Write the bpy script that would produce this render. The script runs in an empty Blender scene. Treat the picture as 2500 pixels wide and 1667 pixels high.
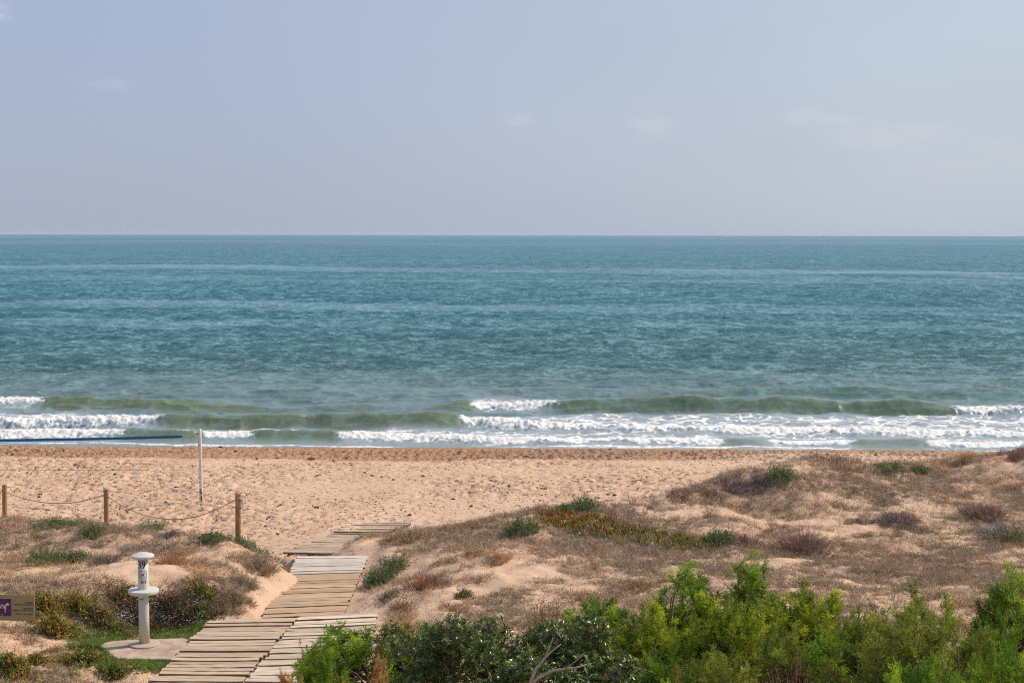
import bpy, math, random
import numpy as np
from mathutils import Vector, Matrix

S = bpy.context.scene
COL = S.collection

# ------------------------------------------------------------------ camera
W, H, F = 2352.0, 1568.0, 2352 * 50 / 36.0      # the photograph's own frame, 50 mm lens
CZ = 10.5
HOR = 538.5
T = math.atan((H / 2 - HOR) / F)
cam = bpy.data.cameras.new('camera')
camo = bpy.data.objects.new('camera', cam)
COL.objects.link(camo)
S.camera = camo
cam.lens = 50; cam.sensor_width = 36; cam.sensor_fit = 'HORIZONTAL'
cam.clip_start = 0.1; cam.clip_end = 90000
camo.location = (0, 0, CZ)
camo.rotation_mode = 'XYZ'
camo.matrix_world = (Matrix.Translation((0, 0, CZ)) @ Matrix.Rotation(math.pi / 2 - T, 4, 'X')
                     @ Matrix.Rotation(math.radians(0.1), 4, 'Z'))
cam.dof.use_dof = True
cam.dof.focus_distance = 38.0
cam.dof.aperture_fstop = 2.8

# ------------------------------------------------------------------ world, sun, exposure
SUN_EL, SUN_AZ = math.radians(44), math.radians(66)      # azimuth clockwise from +Y
wd = bpy.data.worlds.new('World'); S.world = wd; wd.use_nodes = True
nt = wd.node_tree; N = nt.nodes; L = nt.links
for n in list(N): N.remove(n)
wout = N.new('ShaderNodeOutputWorld'); bg = N.new('ShaderNodeBackground')
bg.inputs[1].default_value = 0.1
sky = N.new('ShaderNodeTexSky'); sky.sky_type = 'NISHITA'; sky.sun_disc = False
sky.sun_elevation = SUN_EL; sky.sun_rotation = SUN_AZ
sky.air_density = 1.0; sky.dust_density = 3.0; sky.ozone_density = 1.5; sky.altitude = 10
tc = N.new('ShaderNodeTexCoord'); sx = N.new('ShaderNodeSeparateXYZ')
L.new(tc.outputs['Generated'], sx.inputs[0])


def wmath(op, a, b=None):
    n = N.new('ShaderNodeMath'); n.operation = op
    for i, q in enumerate((a, b)):
        if q is None: continue
        if isinstance(q, (int, float)): n.inputs[i].default_value = q
        else: L.new(q, n.inputs[i])
    return n.outputs[0]


def wmix(f, a, b):
    n = N.new('ShaderNodeMix'); n.data_type = 'RGBA'
    for k, q in ((0, f), (6, a), (7, b)):
        if isinstance(q, (int, float)): n.inputs[k].default_value = q
        elif isinstance(q, tuple): n.inputs[k].default_value = q + (1,)
        else: L.new(q, n.inputs[k])
    return n.outputs[2]


def wrange(v, a, b, c, d):
    n = N.new('ShaderNodeMapRange'); n.interpolation_type = 'SMOOTHSTEP'
    L.new(v, n.inputs[0])
    for i, q in enumerate((a, b, c, d)): n.inputs[i + 1].default_value = q
    return n.outputs[0]


# hazy daytime sky: an even lavender-grey veil, paler and greener to the right where the sun is
left = wmix(wrange(sx.outputs[2], 0.0, 0.17, 0, 1), (4.15, 4.8, 6.1), (4.05, 4.8, 6.8))
right = wmix(wrange(sx.outputs[2], 0.0, 0.17, 0, 1), (5.7, 6.35, 7.3), (5.65, 6.45, 7.45))
veil = wmix(wrange(sx.outputs[0], -0.36, 0.40, 0, 1), left, right)
veil = wmix(wrange(sx.outputs[2], 0.15, 0.9, 0, 1), veil, (2.3, 3.6, 6.2))
mp = N.new('ShaderNodeMapping'); mp.inputs['Scale'].default_value = (1, 1, 3.2)
L.new(tc.outputs['Generated'], mp.inputs[0])
nz = N.new('ShaderNodeTexNoise'); nz.inputs['Scale'].default_value = 5.0
nz.inputs['Detail'].default_value = 9; nz.inputs['Roughness'].default_value = 0.6
L.new(mp.outputs[0], nz.inputs[0])
big = N.new('ShaderNodeTexNoise'); big.inputs['Scale'].default_value = 3.0; big.inputs['Detail'].default_value = 3
L.new(mp.outputs[0], big.inputs[0])


def puff(cx, cz, rx, rz, strength):
    a = wmath('DIVIDE', wmath('SUBTRACT', sx.outputs[0], cx), rx)
    b = wmath('DIVIDE', wmath('SUBTRACT', sx.outputs[2], cz), rz)
    d = wmath('SQRT', wmath('ADD', wmath('MULTIPLY', a, a), wmath('MULTIPLY', b, b)))
    return wrange(d, 1.0, 0.0, 0.0, strength)


env = puff(0.255, 0.066, 0.075, 0.017, 1.0)
for p in ((0.33, 0.055, 0.06, 0.018, .7), (0.22, 0.078, 0.03, 0.007, .9), (0.29, 0.045, 0.10, 0.02, .5), (0.005, 0.079, 0.020, 0.009, .8), (0.095, 0.074, 0.036, 0.016, .8),
          (-0.335, 0.142, 0.022, 0.012, .8), (-0.27, 0.100, 0.03, 0.012, .35), (0.20, 0.08, 0.035, .012, .8)):
    env = wmath('MAXIMUM', env, puff(*p))
n2 = N.new('ShaderNodeTexNoise'); n2.inputs['Scale'].default_value = 60; n2.inputs['Detail'].default_value = 8
n2.inputs['Roughness'].default_value = 0.6
L.new(mp.outputs[0], n2.inputs[0])
cl = wmath('MULTIPLY', env, wrange(wmath('ADD', n2.outputs[0], wmath('MULTIPLY', env, .25)), 0.42, 0.76, 0, 1))
veil = wmix(wrange(big.outputs[0], 0.3, 0.75, 0, .35), veil, (4.5, 5.1, 6.2))
veil = wmix(wmath('MULTIPLY', cl, .85), veil, (6.0, 6.5, 7.35))
skyc = wmix(0.88, sky.outputs[0], veil)
L.new(skyc, bg.inputs[0]); L.new(bg.outputs[0], wout.inputs[0])

sl = bpy.data.lights.new('sun', 'SUN'); sl.energy = 4.3; sl.angle = math.radians(0.6); sl.color = (1, .91, .77)
so = bpy.data.objects.new('sun', sl); COL.objects.link(so)
sd = Vector((math.sin(SUN_AZ) * math.cos(SUN_EL), math.cos(SUN_AZ) * math.cos(SUN_EL), math.sin(SUN_EL)))
so.rotation_euler = sd.to_track_quat('Z', 'Y').to_euler()
so.location = (30, 10, 40)
vs = S.view_settings
vs.view_transform = 'Standard'; vs.look = 'None'; vs.exposure = 0; vs.gamma = 1
S.render.engine = 'CYCLES'
S.cycles.use_denoising = False
S.cycles.filter_width = 1.1
S.cycles.max_bounces = 6; S.cycles.transparent_max_bounces = 6

# ------------------------------------------------------------------ helpers: frame <-> place
def ray(u, v):
    dx = (u - W / 2) / F; dv = (H / 2 - v) / F
    return np.array([dx, math.cos(T) + dv * math.sin(T), -math.sin(T) + dv * math.cos(T)])


def at(u, v, z=None, Y=None):
    d = ray(u, v)
    t = (Y / d[1]) if Y is not None else (z - CZ) / d[2]
    return np.array([0, 0, CZ]) + d * t


def proj(x, y, z):
    c, s = math.cos(T), math.sin(T)
    dep = y * c - (z - CZ) * s; up = y * s + (z - CZ) * c
    return W / 2 + F * x / dep, H / 2 - F * up / dep


# ------------------------------------------------------------------ noise
def _hash(ix, iy, seed):
    h = (ix.astype(np.int64) * 374761393 + iy.astype(np.int64) * 668265263 + seed * 974634777) & 0x7fffffff
    h = ((h ^ (h >> 13)) * 1274126177) & 0x7fffffff
    h = ((h ^ (h >> 16)) * 461845907) & 0x7fffffff
    return (h & 0xffff) / 65535.0


def vnoise(x, y, seed=0):
    ix = np.floor(x); iy = np.floor(y)
    fx = x - ix; fy = y - iy
    fx = fx * fx * fx * (fx * (fx * 6 - 15) + 10); fy = fy * fy * fy * (fy * (fy * 6 - 15) + 10)
    a = _hash(ix, iy, seed); b = _hash(ix + 1, iy, seed); c = _hash(ix, iy + 1, seed); d = _hash(ix + 1, iy + 1, seed)
    return (a * (1 - fx) + b * fx) * (1 - fy) + (c * (1 - fx) + d * fx) * fy


def fbm(x, y, o=4, seed=0, g=.5):
    s = 0; a = 1; t = 0
    for k in range(o):
        ca, sa = math.cos(k * 1.3), math.sin(k * 1.3)
        s = s + a * vnoise((x * ca - y * sa) * 2 ** k + 17.3 * k, (x * sa + y * ca) * 2 ** k + 9.1 * k, seed + k); t += a; a *= g
    return s / t


def sst(x, a, b):
    t = np.clip((x - a) / (b - a), 0, 1)
    return t * t * (3 - 2 * t)


# ------------------------------------------------------------------ terrain shape
def shore_y(x):                                     # where the still water line runs
    return 69.5 - 0.03 * x + 0.35 * np.sin(x * .21) + .2 * np.sin(x * .53 + 1)


CP = []
def cz_(u, v, z): p = at(u, v, z=z); CP.append(tuple(p))
def cy_(u, v, Y): p = at(u, v, Y=Y); CP.append(tuple(p))
for a in ((480, 1568, 2.1), (560, 1490, 2.0), (700, 1420, 1.95), (740, 1350, 1.8), (760, 1290, 1.6), (740, 1270, 1.5),
          (820, 1225, 1.22), (870, 1205, 1.1), (335, 1492, 1.95), (240, 1490, 1.95), (440, 1490, 1.95), (335, 1430, 1.97),
          (200, 1440, 2.1), (470, 1440, 1.97), (330, 1318, 2.78), (180, 1330, 2.7), (480, 1335, 2.6), (60, 1340, 2.6),
          (250, 1330, 2.78), (400, 1320, 2.76), (610, 1400, 1.97), (550, 1385, 2.2), (640, 1310, 1.75), (590, 1310, 2.2), (0, 1568, 2.3), (150, 1560, 2.12),
          (300, 1560, 1.93), (400, 1530, 1.93), (0, 1450, 2.3), (100, 1400, 2.45), (830, 1400, 1.97), (850, 1330, 1.78), (855, 1290, 1.66),
          (900, 1235, 1.5), (920, 1420, 2.1), (950, 1330, 2.25), (1000, 1270, 2.25), (890, 1350, 1.95), (1300, 1400, 2.4), (1600, 1400, 2.4),
          (2000, 1380, 2.5), (2352, 1350, 2.6), (1000, 1400, 2.2)):
    cz_(*a)
for a in ((50, 1285, 36), (300, 1275, 36), (450, 1285, 35.3), (1200, 1250, 38), (1500, 1250, 38.5), (1500, 1185, 41),
          (1700, 1150, 43.2), (1700, 1250, 38.5), (1950, 1200, 41.3), (2100, 1135, 44.5), (2000, 1105, 46), (2200, 1205, 41.2),
          (2310, 1160, 43.5), (2250, 1105, 46.3), (2100, 1275, 38), (2352, 1255, 38.5)):
    cy_(*a)
for u, v, Y in ((-250, 1185, 43), (0, 1202, 42), (120, 1207, 41.3), (240, 1213, 40), (400, 1232, 38.5), (547, 1243, 37), (615, 1272, 36.3),
                (960, 1218, 41), (1040, 1205, 41.5), (1150, 1190, 41.5), (1250, 1170, 42), (1350, 1150, 42.5), (1450, 1150, 42.2), (1520, 1140, 43.3),
                (1620, 1112, 45), (1700, 1092, 46), (1780, 1078, 47), (1850, 1062, 48), (1950, 1064, 48), (2050, 1067, 48.5), (2200, 1058, 49.3),
                (2352, 1040, 50), (2600, 1030, 50.5)):
    cy_(u, v, Y)
    p = at(u, v, Y=Y); CP.append((p[0] * 1.0, Y + 2.6, 1.02))
    CP.append((p[0] * 1.0, Y + 4.5, 1.0))
for x in range(-70, 71, 14):
    for Y, z in ((5, 2.4), (14, 2.35), (21, 2.25)):
        CP.append((x, Y, z))
    for Y, z in ((55, 1.0), (59, .98), (63, .80)):
        CP.append((x, Y, z))
    CP.append((x, shore_y(x) - 2.5, .32)); CP.append((x, shore_y(x), 0.0)); CP.append((x, shore_y(x) + 8, -1.0)); CP.append((x, 90, -2))
    if abs(x) > 25:
        for Y in (28, 36, 43): CP.append((x, Y, 2.4))
        CP.append((x, 49, 1.2))
for x, Y in ((-15, 48), (-8, 48), (-2, 48), (4, 48.5), (-11, 52), (0, 52), (10, 53), (-20, 50)): CP.append((x, Y, 1.0))
CP = np.array(CP)
_c2 = 1.4 ** 2
def _phi(ax, ay, bx, by): return np.sqrt((ax - bx) ** 2 + (ay - by) ** 2 + _c2)
_A = _phi(CP[:, None, 0], CP[:, None, 1], CP[None, :, 0], CP[None, :, 1])
_n = len(CP)
_M = np.zeros((_n + 3, _n + 3)); _M[:_n, :_n] = _A; _M[:_n, _n] = 1; _M[:_n, _n + 1] = CP[:, 0]; _M[:_n, _n + 2] = CP[:, 1]
_M[_n:, :_n] = _M[:_n, _n:].T
_M[:_n, :_n] -= np.eye(_n) * 0.02
_w = np.linalg.solve(_M, np.concatenate([CP[:, 2], np.zeros(3)]))


def smooth_z(x, y):
    x = np.asarray(x, float); y = np.asarray(y, float)
    sh = x.shape; X = np.clip(x.ravel(), -70, 70); Yy = np.clip(y.ravel(), 5, 90)
    out = _w[_n] + _w[_n + 1] * X + _w[_n + 2] * Yy
    for k in range(_n):
        out = out + _w[k] * np.sqrt((X - CP[k, 0]) ** 2 + (Yy - CP[k, 1]) ** 2 + _c2)
    out = out - np.clip(y.ravel() - 90, 0, 1e9) * .05
    return np.maximum(out, -6).reshape(sh)


# the path: sections of duckboard given by their four corners (near left, near right, far right, far left)
def q(*c): return [at(u, v, z=z) for u, v, z in c]
SECT = [
    ('weathered grey duckboard section at the bottom, left of the seam', q((338, 1582, 2.12), (548, 1584, 2.12), (685, 1424, 1.96), (489, 1428, 1.96)), 22, 'grey'),
    ('pale duckboard section beside the bright green shrub, right of the seam', q((556, 1584, 2.12), (830, 1584, 2.12), (868, 1411, 1.96), (690, 1421, 1.96)), 24, 'pale'),
    ('tan brown duckboard section in the middle of the path', q((602, 1424, 1.97), (789, 1416, 1.97), (833, 1320, 1.75), (661, 1326, 1.75)), 16, 'tan'),
    ('silvery white duckboard section just beyond the tan one', q((661, 1324, 1.76), (834, 1318, 1.76), (847, 1282, 1.64), (685, 1283, 1.64)), 8, 'silver'),
    ('grey brown duckboard section where the path bends right', q((646, 1274, 1.56), (770, 1277, 1.56), (868, 1240, 1.32), (744, 1240, 1.32)), 15, 'brown'),
    ('half buried duckboard section at the beach end of the path', q((744, 1239, 1.31), (868, 1239, 1.31), (948, 1199, 1.04), (825, 1200, 1.04)), 24, 'sanded'),
]


def near_path(x, y):
    m = np.zeros(np.shape(x))
    for lab, c, n, k in SECT:
        nl, nr, fr, fl = c
        y0 = (nl[1] + nr[1]) / 2; y1 = (fl[1] + fr[1]) / 2
        t = np.clip((y - y0) / (y1 - y0), 0, 1)
        xl = nl[0] + (fl[0] - nl[0]) * t; xr = nr[0] + (fr[0] - nr[0]) * t
        d = np.maximum(np.maximum(xl - x, x - xr), np.maximum(y0 - y, y - y1))
        m = np.maximum(m, 1 - sst(d, 0.0, 0.6))
    return m


SLABC = at(335, 1487, z=2.0)
def terrain(x, y, base=None):
    x = np.asarray(x, float); y = np.asarray(y, float)
    z = smooth_z(x, y) if base is None else base
    dune = sst(z, 1.15, 1.7) * (1 - sst(y, 50, 54))
    beach = (1 - dune) * (1 - sst(y, 66, 69.5))
    pm = near_path(x, y)
    sl = 1 - sst(np.hypot(x - SLABC[0], y - SLABC[1]), 1.0, 1.7)
    calm = (1 - pm) * (1 - sl)
    z = z + dune * calm * ((fbm(x * .55, y * .55, 3, 3) - .5) * .42 + (fbm(x * 2.2, y * 2.2, 3, 8) - .5) * .16)
    z = z + (.012 + .03 * dune) * calm * (fbm(x * 9, y * 9, 2, 4) - .5)
    # footprints and scuffs on the dry beach
    p = fbm(x * 3.0, y * 4.2, 2, 21); p2 = fbm(x * 5.6 + 40, y * 7.5, 2, 33)
    dens = .25 + 1.5 * sst(fbm(x * .16, y * .3, 3, 61), .32, .68)
    z = z + beach * (1 - pm) * dens * (-.06 * sst(p, .64, .72) - .085 * sst(p2, .61, .67) + .02 * sst(p, .35, .2))
    z = z + beach * (fbm(x * .3, y * .5, 3, 51) - .5) * .12
    # a few walked trails across the dry sand
    for x0, y0, ang, bend_ in ((-12, 45, .25, .01), (-4, 50, .9, -.012), (2, 46, .55, .02), (9, 52, 2.7, .01), (-16, 56, -.12, .004), (5, 58, .08, -.005), (-8, 44, 1.25, .015)):
        ca, sa = math.cos(ang), math.sin(ang)
        s_ = (x - x0) * ca + (y - y0) * sa; t_ = -(x - x0) * sa + (y - y0) * ca + bend_ * s_ * s_
        ph = np.floor(s_ / .68); side = np.where(ph % 2 == 0, .13, -.13)
        dz = np.exp(-((t_ - side) / .085) ** 2) * np.exp(-(((s_ / .68 - ph) - .5) * .68 / .14) ** 4)
        z = z - beach * (1 - pm) * (np.abs(s_) < 22) * .075 * dz
    # wheel ruts and rows of prints along the wet edge
    for yo, per, dep in ((-4.0, .40, .12), (-4.7, .26, .06), (-5.6, .40, .12), (-6.5, .26, .06), (-3.1, .5, .09), (-7.5, .42, .10), (-8.4, .3, .07)):
        yy = shore_y(x) + yo + .25 * np.sin(x * .13 + yo)
        row = np.exp(-((y - yy) / .26) ** 2)
        z = z - 1.9 * dep * row * ((np.sin(x * 2 * math.pi / per + 5 * vnoise(x * .7, x * 0, 5)) > 0.2) - .25) * (.3 + vnoise(x * .35, x * 0 + yo, 6)) * (1 - dune)
    z = z - pm * .06 + pm * sst(y, 41.5, 45) * .11 * sst(fbm(x * 1.3, y * .9, 3, 88), .42, .66)
    return z


_gx = np.arange(-34, 34, .25); _gy = np.arange(16, 72, .25)
_GX, _GY = np.meshgrid(_gx, _gy)
_GZ = terrain(_GX, _GY)
def gz(x, y):
    """bilinear ground height"""
    x = np.asarray(x, float); y = np.asarray(y, float)
    fx = np.clip((x - _gx[0]) / .25, 0, len(_gx) - 1.001); fy = np.clip((y - _gy[0]) / .25, 0, len(_gy) - 1.001)
    i = fx.astype(int); j = fy.astype(int); a = fx - i; b = fy - j
    return (_GZ[j, i] * (1 - a) + _GZ[j, i + 1] * a) * (1 - b) + (_GZ[j + 1, i] * (1 - a) + _GZ[j + 1, i + 1] * a) * b


def ground(u, v):
    """first point of the ground met by looking at (u, v)"""
    d = ray(u, v)
    for Y in np.arange(20, 72, .1):
        t = Y / d[1]; z = CZ + d[2] * t
        if z <= gz(d[0] * t, Y): return np.array([d[0] * t, Y, float(gz(d[0] * t, Y))])
    return at(u, v, Y=70)


# ------------------------------------------------------------------ helpers: meshes
def mesh_np(name, V, tris=None, quads=None, mat=None, tint=None, smooth=False, attrs=None):
    me = bpy.data.meshes.new(name)
    V = np.asarray(V, np.float32)
    nt_ = 0 if tris is None else len(tris); nq = 0 if quads is None else len(quads)
    me.vertices.add(len(V)); me.vertices.foreach_set('co', V.ravel())
    loops = []
    if nt_: loops.append(np.asarray(tris, np.int32).ravel())
    if nq: loops.append(np.asarray(quads, np.int32).ravel())
    loops = np.concatenate(loops)
    me.loops.add(len(loops)); me.loops.foreach_set('vertex_index', loops)
    me.polygons.add(nt_ + nq)
    st = np.concatenate([np.arange(nt_) * 3, nt_ * 3 + np.arange(nq) * 4]).astype(np.int32)
    me.polygons.foreach_set('loop_start', st)
    me.polygons.foreach_set('use_smooth', np.full(nt_ + nq, smooth))
    if tint is not None:
        a = me.attributes.new('tint', 'FLOAT_COLOR', 'POINT')
        t4 = np.ones((len(V), 4), np.float32); t4[:, :3] = tint
        a.data.foreach_set('color', t4.ravel())
    for k, v in (attrs or {}).items():
        a = me.attributes.new(k, 'FLOAT', 'POINT'); a.data.foreach_set('value', np.asarray(v, np.float32).ravel())
    me.update(calc_edges=True); me.validate()
    if mat: me.materials.append(mat)
    return me


def link(name, me, parent=None, loc=None, **props):
    o = bpy.data.objects.new(name, me); COL.objects.link(o)
    if parent: o.parent = parent
    if loc is not None: o.location = loc
    for k, v in props.items(): o[k] = v
    return o


def thing(name, label, cat, loc, group=None, rz=0):
    o = bpy.data.objects.new(name, None); COL.objects.link(o); o.empty_display_size = .2
    o.location = loc; o.rotation_euler.z = rz
    o['label'] = label; o['category'] = cat
    if group: o['group'] = group
    return o


def unit(v): return v / (np.linalg.norm(v, axis=-1, keepdims=True) + 1e-9)


class Geo:
    def __init__(s): s.V = []; s.T = []; s.Q = []; s.C = []; s.n = 0
    def add(s, V, T=None, Q=None, C=(1, 1, 1)):
        V = np.asarray(V, float)
        C = np.broadcast_to(np.asarray(C, float), V.shape)
        s.V.append(V); s.C.append(C)
        if T is not None and len(T): s.T.append(np.asarray(T) + s.n)
        if Q is not None and len(Q): s.Q.append(np.asarray(Q) + s.n)
        s.n += len(V)
    def blades(s, B, D, Ln, Wd, C, bend=0.3, rng=None, up=-1.0):
        n = len(B); D = unit(D); Ln = np.broadcast_to(Ln, n)[:, None]; Wd = np.broadcast_to(Wd, n)[:, None]
        r = rng.normal(size=(n, 3)); sd_ = unit(np.cross(D, r)) * Wd * .5
        k = (rng.random((n, 1)) * .8 + .4) * bend
        lat = unit(np.cross(D, sd_)) * (rng.random((n, 1)) - .5) * bend
        M = B + D * Ln * .5 + lat * Ln * .3
        E = B + D * Ln + lat * Ln * .9; E = E + np.array([0, 0, up]) * k * Ln
        V = np.stack([B - sd_, B + sd_, M + sd_ * .8, M - sd_ * .8, E], 1).reshape(-1, 3)
        i = np.arange(n)[:, None] * 5
        T = np.concatenate([i + [[0, 1, 2]], i + [[0, 2, 3]], i + [[3, 2, 4]]], 0)
        s.add(V, T, None, np.repeat(np.broadcast_to(C, (n, 3)), 5, 0))
    def leaves(s, B, D, Ln, Wd, C, rng=None, fold=.25, nrm=None):
        n = len(B); D = unit(D); Ln = np.broadcast_to(Ln, n)[:, None]; Wd = np.broadcast_to(Wd, n)[:, None]
        r = rng.normal(size=(n, 3)) if nrm is None else nrm + rng.normal(size=(n, 3)) * .25
        sd_ = unit(np.cross(D, r)); nn = unit(np.cross(sd_, D))
        M = B + D * Ln * .55
        V = np.stack([B, M - sd_ * Wd * .5 + nn * Wd * fold, B + D * Ln, M + sd_ * Wd * .5 + nn * Wd * fold], 1).reshape(-1, 3)
        i = np.arange(n)[:, None] * 4
        T = np.concatenate([i + [[0, 1, 2]], i + [[0, 2, 3]]], 0)
        s.add(V, T, None, np.repeat(np.broadcast_to(C, (n, 3)), 4, 0))
    def tube(s, P, R, seg=6, C=(1, 1, 1), cap=True):
        P = np.asarray(P, float); R = np.broadcast_to(R, len(P)); n = len(P)
        tg = unit(np.gradient(P, axis=0)); ref = np.array([.13, .07, 1.]) if abs(tg[0][2]) < .9 else np.array([1., .1, 0])
        a = unit(np.cross(tg, ref)); b = np.cross(tg, a)
        th = np.linspace(0, 2 * math.pi, seg, endpoint=False)
        V = (P[:, None] + R[:, None, None] * (a[:, None] * np.cos(th)[None, :, None] + b[:, None] * np.sin(th)[None, :, None])).reshape(-1, 3)
        Q = []
        for i in range(n - 1):
            for k in range(seg):
                k2 = (k + 1) % seg; Q.append((i * seg + k, i * seg + k2, (i + 1) * seg + k2, (i + 1) * seg + k))
        T = []
        if cap:
            V = np.concatenate([V, P[:1], P[-1:]]); c0 = n * seg
            for k in range(seg):
                T.append((c0, (k + 1) % seg, k)); T.append((c0 + 1, (n - 1) * seg + k, (n - 1) * seg + (k + 1) % seg))
        s.add(V, np.array(T) if T else None, np.array(Q), C)
    def lathe(s, prof, seg=40, C=(1, 1, 1), c=(0, 0)):
        th = np.linspace(0, 2 * math.pi, seg, endpoint=False)
        V = np.array([[c[0] + r * math.cos(t), c[1] + r * math.sin(t), z] for r, z in prof for t in th])
        Q = [(i * seg + k, i * seg + (k + 1) % seg, (i + 1) * seg + (k + 1) % seg, (i + 1) * seg + k) for i in range(len(prof) - 1) for k in range(seg)]
        s.add(V, None, Q, C)
    def box(s, c, h, R=None, C=(1, 1, 1)):
        v = np.array([[a, b, d] for a in (-1, 1) for b in (-1, 1) for d in (-1, 1)]) * np.asarray(h)
        if R is not None: v = v @ np.asarray(R).T
        s.add(v + np.asarray(c), None, [(0, 1, 3, 2), (4, 6, 7, 5), (0, 4, 5, 1), (2, 3, 7, 6), (0, 2, 6, 4), (1, 5, 7, 3)], C)
    def mesh(s, name, mat, smooth=False):
        return mesh_np(name, np.concatenate(s.V), np.concatenate(s.T) if s.T else None, np.concatenate(s.Q) if s.Q else None,
                       mat, np.concatenate(s.C), smooth)


# ------------------------------------------------------------------ materials
def mat(name):
    m = bpy.data.materials.new(name); m.use_nodes = True
    t = m.node_tree
    for n in list(t.nodes): t.nodes.remove(n)
    o = t.nodes.new('ShaderNodeOutputMaterial'); p = t.nodes.new('ShaderNodeBsdfPrincipled')
    t.links.new(p.outputs[0], o.inputs[0])
    return m, t, p, o


class NB:
    """tiny node builder"""
    def __init__(s, t): s.t = t
    def n(s, kind, **kw):
        x = s.t.nodes.new(kind)
        for k, v in kw.items():
            if hasattr(x, k): setattr(x, k, v)
            else: x.inputs[k].default_value = v
        return x
    def l(s, a, b): s.t.links.new(a, b)
    def m(s, op, a, b=None, clamp=False):
        x = s.t.nodes.new('ShaderNodeMath'); x.operation = op; x.use_clamp = clamp
        for i, q_ in enumerate((a, b)):
            if q_ is None: continue
            if isinstance(q_, (int, float)): x.inputs[i].default_value = q_
            else: s.l(q_, x.inputs[i])
        return x.outputs[0]
    def mix(s, f, a, b, blend='MIX'):
        x = s.t.nodes.new('ShaderNodeMix'); x.data_type = 'RGBA'; x.blend_type = blend
        for k, q_ in ((0, f), (6, a), (7, b)):
            if isinstance(q_, (int, float)): x.inputs[k].default_value = q_
            elif isinstance(q_, tuple): x.inputs[k].default_value = q_ + (1,)
            else: s.l(q_, x.inputs[k])
        return x.outputs[2]
    def rng(s, v, a, b, c=0., d=1., smooth=True):
        x = s.t.nodes.new('ShaderNodeMapRange')
        if smooth: x.interpolation_type = 'SMOOTHSTEP'
        s.l(v, x.inputs[0])
        for i, q_ in enumerate((a, b, c, d)): x.inputs[i + 1].default_value = q_
        return x.outputs[0]
    def noise(s, scale, detail=4, rough=.55, vec=(1, 1, 1), off=(0, 0, 0), obj=True):
        c = s.t.nodes.new('ShaderNodeTexCoord'); mp_ = s.t.nodes.new('ShaderNodeMapping')
        mp_.inputs['Scale'].default_value = vec; mp_.inputs['Location'].default_value = off
        s.l(c.outputs['Object'], mp_.inputs[0])
        x = s.t.nodes.new('ShaderNodeTexNoise'); x.inputs['Scale'].default_value = scale
        x.inputs['Detail'].default_value = detail; x.inputs['Roughness'].default_value = rough
        s.l(mp_.outputs[0], x.inputs[0]); return x.outputs[0]
    def bump(s, h, dist, strength=1., normal=None):
        x = s.t.nodes.new('ShaderNodeBump'); x.inputs['Distance'].default_value = dist
        if isinstance(strength, float): x.inputs['Strength'].default_value = strength
        else: s.l(strength, x.inputs['Strength'])
        s.l(h, x.inputs['Height'])
        if normal is not None: s.l(normal, x.inputs['Normal'])
        return x.outputs[0]


def tint_mat(name, rough=.7, transl=0., spec=.3, vary=.25, bump=0., mul=(1, 1, 1), noise_scale=6., nvec=(1, 1, 1)):
    m, t, p, o = mat(name); b = NB(t)
    a = b.n('ShaderNodeAttribute', attribute_name='tint')
    nz_ = b.noise(noise_scale, 4, .6, nvec)
    c = b.mix(1.0, a.outputs['Color'], b.mix(b.rng(nz_, .3, .7, 0, 1), (1 - vary,) * 3, (1 + vary,) * 3), 'MULTIPLY')
    c = b.mix(1.0, c, mul, 'MULTIPLY')
    b.l(c, p.inputs['Base Color']); p.inputs['Roughness'].default_value = rough
    p.inputs['Specular IOR Level'].default_value = spec
    if bump: b.l(b.bump(nz_, bump), p.inputs['Normal'])
    if transl:
        tr = b.n('ShaderNodeBsdfTranslucent'); b.l(c, tr.inputs[0])
        mx = b.n('ShaderNodeMixShader'); mx.inputs[0].default_value = transl
        b.l(p.outputs[0], mx.inputs[1]); b.l(tr.outputs[0], mx.inputs[2]); b.l(mx.outputs[0], o.inputs[0])
    return m


M_dry = tint_mat('dry_stems', .8, .15, .1, .3)
M_green = tint_mat('soft_leaves', .6, .3, .25, .25)
M_tam = tint_mat('feathery_foliage', .65, .32, .2, .35, mul=(1.1, 1.1, 1.0), noise_scale=2.2)
M_gloss = tint_mat('glossy_leaves', .27, .2, .5, .2)
M_bark = tint_mat('bark', .85, 0, .2, .4, .01, noise_scale=14)
M_wood = tint_mat('weathered_wood', .8, 0, .2, .28, .006, noise_scale=5, nvec=(.6, 9, 9))
M_post = tint_mat('treated_post_wood', .75, 0, .2, .35, .006, noise_scale=6, nvec=(5, 5, .6))
M_rope = tint_mat('rope_fibre', .9, 0, .1, .3, .004, noise_scale=60)
M_plain = tint_mat('painted_metal', .45, 0, .4, .06)
M_print = tint_mat('printed_ink', .6, 0, .2, .02)


# white paint with grime, for the shower column
def white_paint(name, base, dirt, amount, scale=(3, 3, 1.2)):
    m, t, p, o = mat(name); b = NB(t)
    n1 = b.noise(2.2, 6, .65, scale); n3 = b.noise(18, 5, .7, (1, 1, .5))
    tc_ = b.n('ShaderNodeTexCoord'); sp = b.n('ShaderNodeSeparateXYZ'); b.l(tc_.outputs['Object'], sp.inputs[0])
    low = b.rng(sp.outputs[2], .95, 0.05, 0, .75)
    f = b.m('MULTIPLY', b.m('ADD', b.rng(n1, .45, .7), low, True), amount)
    c = b.mix(f, base, dirt)
    c = b.mix(b.rng(n3, .66, .74, 0, .8), c, (.35, .22, .12))
    b.l(c, p.inputs['Base Color']); p.inputs['Roughness'].default_value = .55
    b.l(b.bump(n3, .003), p.inputs['Normal'])
    return m


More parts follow.
